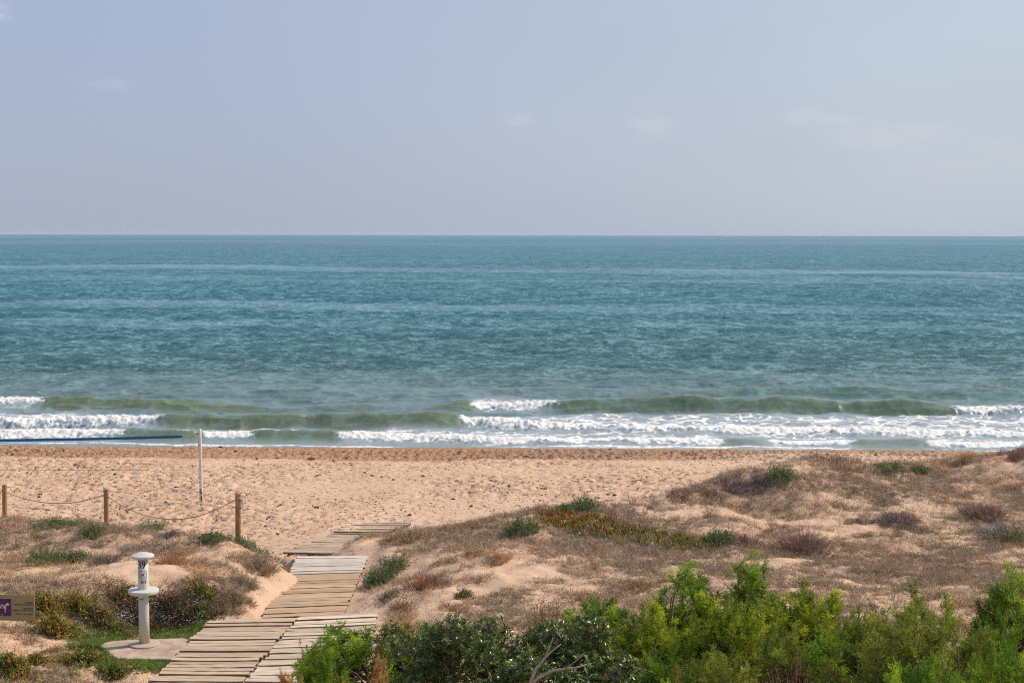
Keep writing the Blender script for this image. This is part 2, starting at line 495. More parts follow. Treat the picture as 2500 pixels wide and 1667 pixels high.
M_flange = white_paint('sandy_flange', (.58, .47, .34), (.45, .34, .24), .8)
M_col = white_paint('white_painted_steel', (.60, .575, .53), (.55, .44, .32), .7)
M_vpost = white_paint('chipped_white_paint', (.72, .68, .62), (.5, .40, .3), .6)

# concrete
M_slab, t, p, o = mat('sandy_concrete'); b = NB(t)
n1 = b.noise(2.5, 6, .6); n3 = b.noise(30, 4, .7)
c = b.mix(b.rng(n1, .35, .65), (.54, .39, .27), (.34, .24, .17)); c = b.mix(b.rng(n3, .6, .75, 0, .5), c, (.25, .18, .13))
b.l(c, p.inputs['Base Color']); p.inputs['Roughness'].default_value = .9; b.l(b.bump(n3, .004), p.inputs['Normal'])

# sand
M_sand, t, p, o = mat('sand'); b = NB(t)
n1 = b.noise(.35, 5, .6, (1, .6, 1)); n2_ = b.noise(3.0, 6, .65); n3 = b.noise(22, 5, .7); n4 = b.noise(1.1, 5, .6, (.5, 1.6, 1), (5, 2, 0))
wet = b.n('ShaderNodeAttribute', attribute_name='wet'); dn = b.n('ShaderNodeAttribute', attribute_name='dune')
c = b.mix(b.rng(n1, .35, .65), (.62, .398, .256), (.69, .460, .306))
c = b.mix(b.rng(n2_, .5, .75, 0, .35), c, (.48, .31, .19))
litter = b.m('MULTIPLY', b.rng(n3, .56, .72), b.m('MULTIPLY', dn.outputs['Fac'], b.rng(n2_, .42, .62)))
c = b.mix(b.m('MULTIPLY', litter, .6), c, (.22, .15, .11))
wf = b.m('MULTIPLY', wet.outputs['Fac'], b.rng(b.m('ADD', n4, b.m('MULTIPLY', wet.outputs['Fac'], .3)), .40, .66, .3, 1))
c = b.mix(b.m('MULTIPLY', wf, .9), c, (.42, .235, .135))
c = b.mix(b.m('MULTIPLY', b.m('MULTIPLY', wf, b.rng(b.noise(4.0, 4, .65, (.5, 1.6, 1)), .50, .60)), .7), c, (.16, .085, .052))
mt = b.n('ShaderNodeAttribute', attribute_name='matted')
c = b.mix(b.m('MULTIPLY', b.m('MULTIPLY', mt.outputs['Fac'], b.rng(n3, .36, .56)), .8), c, (.34, .24, .165))
b.l(c, p.inputs['Base Color']); p.inputs['Roughness'].default_value = .95; p.inputs['Specular IOR Level'].default_value = .15
pit = b.m('MULTIPLY', b.rng(b.noise(5.2, 3, .6, (1, 1.6, 1), (7, 3, 0)), .58, .66), b.m('SUBTRACT', 1.0, dn.outputs['Fac']))
nb0 = b.bump(b.m('SUBTRACT', 1.0, pit), .16)
nb1 = b.bump(n3, .03, .8, nb0); b.l(b.bump(n2_, .05, .6, nb1), p.inputs['Normal'])

# sea
M_sea, t, p, o = mat('sea_water'); b = NB(t)
far = b.n('ShaderNodeAttribute', attribute_name='far'); foam = b.n('ShaderNodeAttribute', attribute_name='foam')
lace = b.n('ShaderNodeAttribute', attribute_name='lace'); slick = b.n('ShaderNodeAttribute', attribute_name='slick')
F_ = far.outputs['Fac']
cshore = (.165, .190, .095); cteal = (.055, .200, .245); cblue = (.062, .178, .280)
c = b.mix(b.rng(F_, .025, .10), cshore, (.085, .185, .165)); c = b.mix(b.rng(F_, .08, .30), c, cteal); c = b.mix(b.rng(F_, .5, .95), c, cblue)
patch = b.noise(.02, 4, .6, (.35, 1.6, 1)); c = b.mix(b.rng(patch, .35, .65, 0, .4), c, (.025, .115, .14))
fr = b.noise(.02, 13, .56, (.28, 1.0, 1), (3, 7, 0)); fr2 = b.noise(.05, 11, .62, (.22, 1.15, 1), (31, 4, 0))
sl_ = slick.outputs['Fac']
st1 = b.m('SUBTRACT', 1.0, b.m('MULTIPLY', sl_, .8))
fce = b.n('ShaderNodeAttribute', attribute_name='face')
c = b.mix(b.m('MULTIPLY', b.rng(F_, .14, .05), b.rng(fce.outputs['Fac'], .55, .1)), c, (.150, .215, .205))
off = b.rng(F_, .04, .12); offk = b.m('ADD', b.m('MULTIPLY', off, .7), .3)
fb = b.noise(1.2, 7, .9, (.55, .6, 1), (1, 40, 0))
tex = None
for sc_n, wgt, off_ in ((.035, .14, 3), (.12, .24, 17), (.45, .55, 29), (1.6, .80, 41), (4.5, .60, 53)):
    k_n = b.m('MULTIPLY', b.m('SUBTRACT', b.rng(b.noise(sc_n, 3, .6, (.6, .42 if sc_n < 1 else .7, 1), (off_, off_ * .7, 0)), .40, .60), .5), wgt)
    tex = k_n if tex is None else b.m('ADD', tex, k_n)
c = b.mix(b.m('MULTIPLY', b.rng(tex, .0, .75), b.m('MULTIPLY', offk, .80)), c, (.016, .090, .122))
c = b.mix(b.m('MULTIPLY', b.rng(tex, -.05, -.8), b.m('MULTIPLY', offk, .80)), c, (.22, .40, .45))
sl_ = b.m('MULTIPLY', sl_, b.rng(tex, .5, -.5, .6, 1))
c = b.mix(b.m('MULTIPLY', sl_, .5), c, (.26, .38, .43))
c = b.mix(b.rng(lace.outputs['Fac'], .02, .5, 0, .88), c, (.36, .40, .41))
nn2 = b.bump(fr, 6.0, b.m('MULTIPLY', st1, b.m('ADD', b.m('MULTIPLY', off, .7), .12)))
nn2 = b.bump(fb, .5, b.m('MULTIPLY', st1, b.m('ADD', b.m('MULTIPLY', off, .6), .1)), nn2)
fl = b.noise(3.0, 7, .75, (.8, 1.0, 1)); fl2 = b.noise(.55, 4, .6, (.45, 1.3, 1), (9, 1, 0))
cell = b.n('ShaderNodeTexVoronoi', feature='DISTANCE_TO_EDGE'); 
tc_ = b.n('ShaderNodeTexCoord'); mp_ = b.n('ShaderNodeMapping'); mp_.inputs['Scale'].default_value = (.55, 1.1, 1)
wv = b.n('ShaderNodeTexNoise'); wv.inputs['Scale'].default_value = 1.3; wv.inputs['Detail'].default_value = 4
b.l(tc_.outputs['Object'], wv.inputs[0])
va = b.n('ShaderNodeVectorMath', operation='MULTIPLY_ADD'); b.l(wv.outputs['Color'], va.inputs[0]); va.inputs[1].default_value = (1.6, 1.6, 0)
b.l(tc_.outputs['Object'], va.inputs[2]); b.l(va.outputs[0], mp_.inputs[0]); b.l(mp_.outputs[0], cell.inputs['Vector'])
cell.inputs['Scale'].default_value = 1.3
web = b.rng(cell.outputs[0], .16, .0)
lacef = b.m('MULTIPLY', b.rng(b.m('ADD', b.m('ADD', b.m('MULTIPLY', web, .30), b.m('MULTIPLY', fl2, .7)), b.m('ADD', b.m('MULTIPLY', lace.outputs['Fac'], .75), b.m('MULTIPLY', fl, .25))), .98, 1.22), b.rng(lace.outputs['Fac'], 0, .12))
foamf = b.rng(b.m('ADD', foam.outputs['Fac'], b.m('MULTIPLY', b.m('SUBTRACT', fl, .5), 1.7)), .36, .62)
ff = b.m('MAXIMUM', foamf, lacef)
c = b.mix(ff, c, (.90, .86, .79))
b.l(c, p.inputs['Base Color'])
p.inputs['Roughness'].default_value = .9; p.inputs['Specular IOR Level'].default_value = 0
nf = b.bump(fl, .10, foamf, nn2); b.l(nf, p.inputs['Normal'])
gls = b.n('ShaderNodeBsdfGlossy', Roughness=.24); b.l(nf, gls.inputs['Normal'])
fre = b.n('ShaderNodeFresnel', IOR=1.33); b.l(nn2, fre.inputs['Normal'])
fac = b.m('MULTIPLY', b.m('MULTIPLY', fre.outputs[0], b.rng(F_, .02, .12, .80, .38)), b.m('SUBTRACT', 1.0, ff))
mx = b.n('ShaderNodeMixShader'); b.l(fac, mx.inputs[0]); b.l(p.outputs[0], mx.inputs[1]); b.l(gls.outputs[0], mx.inputs[2])
b.l(mx.outputs[0], o.inputs[0])

def blob(uu, vv, u, v, ru, rv): return np.exp(-(((uu - u) / ru) ** 2 + ((vv - v) / rv) ** 2))


def veg_density(xx, yy, zz, zsm):
    yc = np.maximum(yy, 10); uu, vv = proj(xx, yc, zz)
    dens = np.clip((fbm(xx * 1.2, yy * 1.5, 4, 301) - .46) * 8, 0, 1) * .75 + np.clip((fbm(xx * .25, yy * .25, 3, 303) - .43) * 4, 0, 1) * .28 + .06
    for a in ((200, 1240, 420, 50, .8), (1950, 1120, 320, 60, .75), (2150, 1100, 250, 40, .5), (1500, 1190, 260, 28, .5), (1500, 1270, 380, 24, .55), (2150, 1290, 330, 40, .7),
              (2000, 1340, 400, 40, .4), (980, 1240, 160, 30, .5), (250, 1560, 150, 20, .3), (1350, 1370, 220, 40, .35), (1650, 1110, 130, 25, .6), (560, 1290, 90, 60, .5), (480, 1370, 110, 45, .8), (930, 1330, 90, 40, .25)):
        dens = dens + a[4] * blob(uu, vv, *a[:4]) * np.clip(fbm(xx * 1.4, yy * 1.7, 3, 305) * 5.5 - 2.1, .08, 1.25)
    for a in ((330, 1310, 150, 18, 1.2), (1960, 1210, 110, 18, 1.0), (1730, 1195, 150, 14, .6), (1120, 1330, 200, 30, .5), (870, 1265, 30, 30, 1), (1300, 1290, 120, 14, .4), (80, 1440, 60, 60, .6), (1780, 1290, 120, 12, .5), (620, 1360, 40, 50, .8)):
        dens = dens - a[4] * blob(uu, vv, *a[:4])
    dens = dens * sst(zsm, 1.25, 1.75) * (1 - near_path(xx, yy))
    return np.clip(dens, 0, 1.3)


# ------------------------------------------------------------------ the ground sheet
def grid_faces(nx, ny):
    i = np.arange(nx - 1)[None, :]; j = np.arange(ny - 1)[:, None]
    a = j * nx + i
    return np.stack([a, a + 1, a + nx + 1, a + nx], -1).reshape(-1, 4)


def geo_steps(a, first, ratio, end):
    out = []; st = first; x = a
    while x < end: x += st; st *= ratio; out.append(x)
    return np.array(out)


xd = np.arange(-29, 29.01, .085)
xs = np.concatenate([-geo_steps(29, .1, 1.12, 900)[::-1], xd, geo_steps(29.0, .1, 1.12, 900)])
ys = np.concatenate([-geo_steps(-22, .15, 1.12, 300)[::-1], np.arange(22.1, 74, .085), geo_steps(74, .2, 1.2, 110)])
X, Yg = np.meshgrid(xs, ys)
Z = terrain(X, Yg)
sb = smooth_z(X[::1, ::1], Yg)
dune_a = sst(sb, 1.15, 1.7) * (1 - sst(Yg, 50, 54))
wet_a = sst(Yg - shore_y(X), -9.8, -8.6) * (1 - dune_a) * (1 - .6 * sst(X, 4, 14) * sst(Yg - shore_y(X), -6, -7) - .35 * sst(X, 6, 14))
wet_a = np.maximum(wet_a, sst(Yg - shore_y(X), -1.2, -.3))
me = mesh_np('sand_ground', np.stack([X, Yg, Z], -1).reshape(-1, 3), None, grid_faces(len(xs), len(ys)), M_sand, None, True,
             {'wet': wet_a, 'dune': dune_a, 'matted': np.where(dune_a > 0, veg_density(X, Yg, Z, sb), 0)})
link('sand_ground', me, kind='structure', label='pale orange beach sand rising into dunes')

# ------------------------------------------------------------------ the sea
cols = np.concatenate([np.linspace(-1.4, -.50, 70)[:-1], np.linspace(-.50, .50, 1150), np.linspace(.50, 1.4, 70)[1:]])
rows = np.concatenate([np.arange(65.5, 96, .075), geo_steps(96, .08, 1.0048, 16000)])
K, R_ = np.meshgrid(cols, rows)
sx_, sy_ = K * R_, R_.copy()
yd = sy_ - shore_y(sx_)
U = W / 2 + F * sx_ / sy_                     # bearing, used as the along-shore coordinate of each breaker
step = np.gradient(rows)[:, None] * np.ones_like(K)


def small(lx, ly, amp, seed, lim):
    return (fbm(sx_ / lx, sy_ / ly, 2, seed) - .5) * amp * (1 - sst(step, lim * .25, lim * .6))


def ridge(lx, ly, amp, seed, lim):           # short crested wavelets with sharper crests
    nz_ = 1 - 2 * np.abs(vnoise(sx_ / lx + .4 * fbm(sx_ / lx * .7, sy_ / ly * .7, 2, seed + 1), sy_ / ly, seed) - .5)
    return (nz_ ** 1.6 - .4) * amp * (1 - sst(step, lim * .3, lim * .8))


zs = (ridge(2.2, 1.1, .15, 71, 1.2) + ridge(1.0, .6, .07, 77, .7) + ridge(4.6, 2.3, .22, 73, 2.6) + ridge(10, 5, .34, 79, 6) * .9
      + small(30, 11, .35, 75, 11)) * (.6 + .8 * fbm(sx_ / 60, sy_ / 25, 2, 91))
calm_shore = sst(yd, .5, 9); zs = zs * (.35 + .65 * calm_shore)
foam_a = np.zeros_like(zs); lace_a = np.zeros_like(zs); green_a = np.zeros_like(zs)


def interp(u, pts): p_ = np.array(pts, float); return np.interp(u, p_[:, 0], p_[:, 1])


def breaker(seed, crest, height, foamseg, front=.95, back=2.4):
    """a rolling wave: crest distance, height and broken-ness along the shore"""
    global zs, foam_a, lace_a, green_a
    wob = (fbm(sx_ * .16, sx_ * 0 + seed, 3, seed) - .5) * 1.3
    yc = interp(U, crest) + wob
    h = interp(U, height) * (.70 + .65 * fbm(sx_ * .30, sx_ * 0 + 3, 4, seed + 1))
    br = interp(U, foamseg)
    d = sy_ - yc
    front_w = front * (1 - .25 * br)
    prof = np.where(d < 0, np.exp(-(np.abs(d) / front_w) ** 2.4), np.exp(-(d / back) ** 2))
    pit = -.10 * np.exp(-((d + 1.9) / .9) ** 2)
    lump = (fbm(sx_ * 4.5, sy_ * 4.5, 3, seed + 4, .6) - .4) * .34 * br * np.exp(-((d + .35) / .8) ** 2)
    zs = zs * (1 - .35 * prof) + h * (prof * (1 - .45 * br) + pit) + lump * np.clip(h / .5, .5, 1.2)
    edge = (fbm(sx_ * .9, sx_ * 0, 3, seed + 7) - .5) * .9
    face = np.exp(-np.clip(np.abs(d + .15 + edge * .5) / (.50 + edge * .42), 0, 5) ** 3)
    foam_a = np.maximum(foam_a, br * face * .95)
    green_a = np.maximum(green_a, (1 - br) * sst(h, .15, .35) * np.exp(-((d + .5) / 1.1) ** 2))
    crestf = .8 * np.exp(-(d / .16) ** 2) * sst(fbm(sx_ * .35, sx_ * 0, 3, seed + 9), .50, .72) * (h > .3)
    foam_a = np.maximum(foam_a, .62 * crestf)
    tail = sst(d, -2.0, -.3) * (1 - sst(d, 1.0, 6.5)) * br
    lace_a = np.maximum(lace_a, tail * .62)
    lace_a = np.maximum(lace_a, .35 * br * sst(d, -4.5, -1.0) * (d < .5))


breaker(201, [(0, 86.6), (450, 86.0), (1090, 85.5), (1400, 85.3), (2000, 84.6), (2400, 83.6)],
        [(0, .55), (120, .42), (450, .34), (650, .18), (980, .22), (1120, .5), (1400, .82), (1800, .85), (2100, .72), (2352, .6)],
        [(0, 1), (60, .9), (130, 0), (1060, 0), (1105, .95), (1240, .9), (1320, .05), (2150, 0), (2230, .85), (2400, 1)], 1.0)
breaker(211, [(0, 79.2), (350, 78.6), (700, 78.2), (1060, 77.4), (1400, 75.9), (2352, 74.9)],
        [(0, .62), (350, .66), (600, .62), (1050, .75), (1200, .6), (1500, .42), (2352, .38)],
        [(0, 1), (330, 1), (390, .12), (480, 0), (670, 0), (700, .35), (740, 0), (1045, 0), (1075, 1), (2400, 1)], .95)
breaker(223, [(0, 73.0), (300, 73.2), (780, 72.9), (1100, 72.2), (1300, 71.8), (1700, 71.0), (2352, 70.6)],
        [(0, .46), (250, .42), (500, .44), (780, .42), (1100, .34), (1700, .26), (2352, .22)],
        [(0, 1), (240, 1), (300, .15), (440, .3), (480, .8), (560, .7), (600, .1), (760, 0), (790, 1), (1260, .9), (1640, 1), (1690, .1), (1760, .1), (1790, .9), (1950, .9), (1990, .1), (2110, .2), (2180, .9), (2400, .9)], .7, 1.5)
breaker(241, [(0, 95.5), (2352, 92.5)], [(0, .1), (900, .16), (1500, .2), (1800, .38), (2200, .34), (2352, .25)], [(0, 0), (2352, 0)], 1.6, 3)
breaker(251, [(0, 103), (2352, 101)], [(0, .22), (700, .1), (1500, .18), (2352, .3)], [(0, 0), (2352, 0)], 2.0, 3.5)
breaker(263, [(0, 116), (2352, 113)], [(0, .2), (900, .3), (1500, .12), (2352, .24)], [(0, 0), (2352, 0)], 2.4, 4)
# lace between the breakers, and the swash line on the sand
right_ = sst(U, 950, 1200)
lace_a = np.maximum(lace_a, (.26 + .15 * right_) * (1 - sst(yd, 8.5, 13)))
lace_a = np.maximum(lace_a, right_ * .58 * (sst(sy_, 75.5, 76.5)) * (1 - sst(sy_, 81, 83)))
lace_a = lace_a * (1 - .85 * green_a)
zs = zs + .03 * (1 - sst(yd, 0, 1.5))
foam_a = np.maximum(foam_a, .60 * np.exp(-((yd - .25 - .5 * (fbm(sx_ * .5, sx_ * 0, 3, 5) - .5)) / .4) ** 2))
# smooth, paler streaks lying along the sea, and the colour change with depth
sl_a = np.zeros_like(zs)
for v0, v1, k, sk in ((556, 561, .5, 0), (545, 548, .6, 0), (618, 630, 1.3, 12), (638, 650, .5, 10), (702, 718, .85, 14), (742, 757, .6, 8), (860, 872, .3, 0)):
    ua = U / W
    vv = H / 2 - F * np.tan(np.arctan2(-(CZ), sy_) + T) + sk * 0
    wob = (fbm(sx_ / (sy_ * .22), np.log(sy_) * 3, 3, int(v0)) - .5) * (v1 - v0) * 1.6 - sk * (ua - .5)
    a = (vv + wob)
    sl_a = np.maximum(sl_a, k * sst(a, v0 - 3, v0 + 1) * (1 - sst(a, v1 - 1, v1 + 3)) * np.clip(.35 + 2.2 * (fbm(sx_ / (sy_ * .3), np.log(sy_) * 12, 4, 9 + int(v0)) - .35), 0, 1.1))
far_a = np.clip(np.log(np.maximum(sy_, 70) / 74) / math.log(3000 / 74), 0, 1)
me = mesh_np('sea', np.stack([sx_, sy_, zs], -1).reshape(-1, 3), None, grid_faces(len(cols), len(rows)), M_sea, None, True,
             {'foam': foam_a, 'lace': lace_a, 'slick': np.clip(sl_a, 0, 1), 'far': far_a, 'face': green_a})
link('sea', me, kind='structure', label='blue green sea with low breakers rolling onto the beach')
del sx_, sy_, zs, foam_a, lace_a, sl_a, far_a, K, R_, U, X, Yg, Z, sb

# ------------------------------------------------------------------ duckboard path
WOODC = {'grey': ((.60, .44, .295), (.46, .33, .215)), 'pale': ((.66, .51, .37), (.52, .39, .27)), 'tan': ((.55, .37, .22), (.44, .28, .16)),
         'silver': ((.70, .60, .50), (.50, .41, .33)), 'brown': ((.50, .37, .25), (.38, .28, .19)), 'sanded': ((.55, .40, .27), (.40, .30, .22))}
for si, (lab, c, n, kind) in enumerate(SECT):
    rg = np.random.default_rng(40 + si)
    nl, nr, fr, fl = [np.array(k) for k in c]
    cen = (nl + nr + fr + fl) / 4
    root = thing('duckboard', lab, 'boardwalk', cen, 'duckboard sections of the beach path')
    g = Geo(); ca, cb = WOODC[kind]
    pit = (fl - nl)[1] / n
    for i in range(n):
        t0 = (i + .5) / n
        a = nl + (fl - nl) * t0; b2 = nr + (fr - nr) * t0
        a = a + np.array([rg.normal(0, .02), rg.normal(0, .012), 0]); b2 = b2 + np.array([rg.normal(0, .02), rg.normal(0, .012), 0])
        off = .045 + rg.normal(0, .008) - (.05 * rg.random() ** 2 if kind in ('sanded',) else 0) - (t0 ** 2 * .06 if kind == 'sanded' else 0)
        hw = pit * .5 * rg.uniform(.70, .82); th = .026
        w_ = rg.random(); cc = np.array(ca) * (1 - w_) + np.array(cb) * w_; cc = cc * rg.uniform(.85, 1.12)
        m_ = 7; V = []
        warp = rg.normal(0, .008)
        for k in range(m_ + 1):
            s_ = k / m_; pc = a + (b2 - a) * s_ - cen; zz = pc[2] + off + warp * (2 * s_ - 1) ** 2 + rg.normal(0, .002)
            e1 = rg.normal(0, .004); e2 = rg.normal(0, .004)
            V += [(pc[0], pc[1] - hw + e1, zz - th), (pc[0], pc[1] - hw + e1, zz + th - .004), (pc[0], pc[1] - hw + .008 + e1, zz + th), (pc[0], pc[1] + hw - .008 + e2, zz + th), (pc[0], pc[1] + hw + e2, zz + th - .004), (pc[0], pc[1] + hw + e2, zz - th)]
        Q = []
        for k in range(m_):
            for j in range(6):
                j2 = (j + 1) % 6; Q.append((k * 6 + j, (k + 1) * 6 + j, (k + 1) * 6 + j2, k * 6 + j2))
        for o_ in (0, m_ * 6): Q += [(o_, o_ + 1, o_ + 2, o_ + 5), (o_ + 2, o_ + 3, o_ + 4, o_ + 5)]
        CC = np.tile(np.array([cc * .25, cc * .55, cc, cc, cc * .55, cc * .25]), (m_ + 1, 1)); g.add(V, None, Q, CC)  # shade of the gaps painted in: plank sides and undersides tinted darker
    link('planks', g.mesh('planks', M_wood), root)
    for s_ in (.12, .5, .88):
        g = Geo(); p0 = nl + (nr - nl) * s_ - cen; p1 = fl + (fr - fl) * s_ - cen
        g.tube([p0 + (0, .05, -.03), p1 + (0, -.05, -.03)], .035, 4, (.2, .15, .11))
        link('joist', g.mesh('joist', M_wood), root)

# ------------------------------------------------------------------ text
def text_mesh(s, size, align='LEFT', bold=0., sx=1.0):
    cu = bpy.data.curves.new('lettering', 'FONT'); cu.body = s; cu.size = size; cu.align_x = align; cu.offset = bold
    cu.resolution_u = 3
    o_ = bpy.data.objects.new('lettering', cu); COL.objects.link(o_)
    dg = bpy.context.evaluated_depsgraph_get(); me_ = bpy.data.meshes.new_from_object(o_.evaluated_get(dg))
    bpy.data.objects.remove(o_); bpy.data.curves.remove(cu)
    V = np.array([v.co[:] for v in me_.vertices]); fs = [list(p_.vertices) for p_ in me_.polygons]
    bpy.data.meshes.remove(me_)
    V[:, 0] *= sx
    return V, fs


def py_mesh(name, V, Fc, m, col):
    me_ = bpy.data.meshes.new(name); me_.from_pydata([tuple(v) for v in V], [], Fc); me_.update()
    a = me_.attributes.new('tint', 'FLOAT_COLOR', 'POINT'); a.data.foreach_set('color', np.tile([*col, 1], len(V)).astype(np.float32))
    me_.materials.append(m); return me_


# ------------------------------------------------------------------ beach shower number 39
base = at(333, 1481, z=2.03)
sh = thing('beach_shower', 'white beach shower column numbered 39 standing on a concrete slab', 'shower', base)
CR = .106
g = Geo(); g.lathe([(0, .0), (CR, .0), (CR, .6), (CR - .001, 1.08), (CR - .001, 1.86), (0, 1.86)], 48)
link('column', g.mesh('column', M_col, True), sh)
g = Geo(); g.lathe([(CR + .001, .0), (.305, .0), (.315, .012), (.31, .03), (.24, .04), (CR + .001, .046)], 48)
link('base_flange', g.mesh('base_flange', M_flange, False), sh)
g = Geo(); g.lathe([(CR, 1.085), (.29, 1.085), (.307, 1.095), (.311, 1.12), (.311, 1.145), (.305, 1.16), (.22, 1.17), (CR, 1.175)], 64)
tray = link('soap_tray', g.mesh('soap_tray', M_col, False), sh)
g = Geo(); g.lathe([(0, 1.795), (.11, 1.80), (.215, 1.83), (.229, 1.842), (.231, 1.872), (.226, 1.880), (.15, 1.908), (.07, 1.930), (0, 1.937)], 64)
link('cap', g.mesh('cap', M_col, False), sh)
g = Geo(); g.tube([(-.005, -CR + .005, 1.06), (-.005, -CR - .035, 1.045), (-.005, -CR - .05, 1.0)], [.032, .034, .037], 20, (.7, .68, .63))
noz = link('nozzle', g.mesh('nozzle', M_plain, True), sh)
g = Geo(); g.tube([(-.005, -CR - .05, 1.003), (-.005, -CR - .053, .992)], [.052, .050], 24, (.12, .11, .10))
link('nozzle_rim', g.mesh('nozzle_rim', M_plain), noz)


def wrap(V, zc, ang0, r=CR + .0015):
    out = []
    for x, y, _ in V:
        a = ang0 + x / CR
        out.append((r * math.sin(a), -r * math.cos(a), zc + y))
    return out


V, Fc = text_mesh('39', .235, 'CENTER', .002, .72)
link('number', py_mesh('number', wrap(V, 1.615, -.03), Fc, M_print, (.015, .015, .015)), sh)
V, Fc = text_mesh('BLOS', .085, 'CENTER', .002, .62)
link('lettering', py_mesh('lettering', wrap(V, 1.315, .33), Fc, M_print, (.03, .03, .03)), sh)


def wrapped_rects(rects, ang0, zc, r):
    V = []; Fc = []
    for (x0, z0), (x1, z1), w_ in rects:      # bars
        L_ = math.hypot(x1 - x0, z1 - z0); nx_, nz_ = -(z1 - z0) / L_ * w_ / 2, (x1 - x0) / L_ * w_ / 2
        m_ = 6
        for k in range(m_ + 1):
            s_ = k / m_; x = x0 + (x1 - x0) * s_; z = z0 + (z1 - z0) * s_
            for sg in (-1, 1):
                a = ang0 + (x + sg * nx_) / CR; V.append((r * math.sin(a), -r * math.cos(a), zc + z + sg * nz_))
        o_ = len(V) - 2 * (m_ + 1)
        for k in range(m_): Fc.append((o_ + 2 * k, o_ + 2 * k + 2, o_ + 2 * k + 3, o_ + 2 * k + 1))
    return V, Fc


e = .078
V, Fc = wrapped_rects([((-e, -e), (e, -e), .008), ((e, -e), (e, e), .008), ((e, e), (-e, e), .008), ((-e, e), (-e, -e), .008)], .16, 1.49, CR + .0015)
link('notice_frame', py_mesh('notice_frame', V, Fc, M_print, (.04, .04, .04)), sh)
V, Fc = wrapped_rects([((-.035, -.012), (.02, -.012), .028), ((.018, -.01), (.028, .025), .018), ((-.03, -.02), (-.034, -.045), .009), ((.012, -.02), (.014, -.045), .009), ((.02, .03), (.04, .03), .015)], .16, 1.49, CR + .0018)
link('dog_symbol', py_mesh('dog_symbol', V, Fc, M_print, (.45, .38, .42)), sh)
V, Fc = wrapped_rects([((-.045, -.032), (.045, .036), .013), ((-.045, .036), (.045, -.032), .013)], .16, 1.49, CR + .0023)
link('red_cross', py_mesh('red_cross', V, Fc, M_print, (.42, .015, .02)), sh)
for bar in (((-.03, .02), (.01, .02), .006), ((-.03, -.03), (.025, -.03), .008), ((-.03, -.055), (.03, -.055), .003)):
    V, Fc = wrapped_rects([bar], -1.15, 1.45, CR + .0015)
    link('side_stripe', py_mesh('side_stripe', V, Fc, M_print, (.1, .1, .1)), sh)

# concrete slab
k_ = 2352 / 2500
pts = [at(u * k_, v * k_, z=2.03) for u, v in ((246, 1577), (256, 1570), (276, 1565), (360, 1561), (452, 1558), (464, 1562), (471, 1570), (470, 1579), (438, 1606), (428, 1609), (300, 1609), (285, 1606), (262, 1592), (248, 1583))]
cen = sum(pts) / len(pts)
n_ = len(pts); V = []
for sc, dz in ((1.0, -.12), (1.0, -.012), (.99, 0)):
    for p_ in pts:
        d_ = (p_ - cen) * sc; V.append((d_[0], d_[1], dz))
Fc = [[l * n_ + i, l * n_ + (i + 1) % n_, (l + 1) * n_ + (i + 1) % n_, (l + 1) * n_ + i] for l in (0, 1) for i in range(n_)] + [list(range(2 * n_, 3 * n_))]
me = bpy.data.meshes.new('concrete_slab'); me.from_pydata(V, [], Fc); me.materials.append(M_slab); me.update()
link('concrete_slab', me, loc=cen, label='sandy concrete slab with cut corners under the white shower column', category='slab')

# ------------------------------------------------------------------ notice board, lower left
sc_ = 1 / 2094.0            # metres per unit of the board's own layout
bp = at(88.0 * 2352 / 2500, 1484 * k_, Y=26.0)          # right edge, mid height
bw, bh = 1.22, .49
gzv = 2.3
sg = thing('notice_board', 'beige notice board with a crossed out dog on purple, at the left edge', 'sign', (bp[0] - bw / 2, bp[1], gzv), None, math.radians(-4))
zc = bp[2] - gzv
g = Geo(); g.box((0, 0, zc), (bw / 2, .008, bh / 2), None, (.30, .235, .115))
pan = link('panel', g.mesh('panel', tint_mat('beige_board', .6, 0, .3, .04)), sg)
g = Geo(); g.tube([(-.36, .06, -.3), (-.36, .06, zc + .2)], .045, 12, (.28, .18, .10)); link('post', g.mesh('post', M_post), sg)


def bx_(x, y): return bw / 2 - (1400 - x) * sc_, zc - (y - 815) * sc_ + .0
def flat(name, polys, col, dep, parent):
    V = []; Fc = []
    for P in polys:
        o_ = len(V)
        for x, y in P:
            a, b_ = bx_(x, y); V.append((a, -.008 - dep, b_))
        Fc.append(list(range(o_, o_ + len(P))))
    link(name, py_mesh(name, V, Fc, M_print, col), parent)


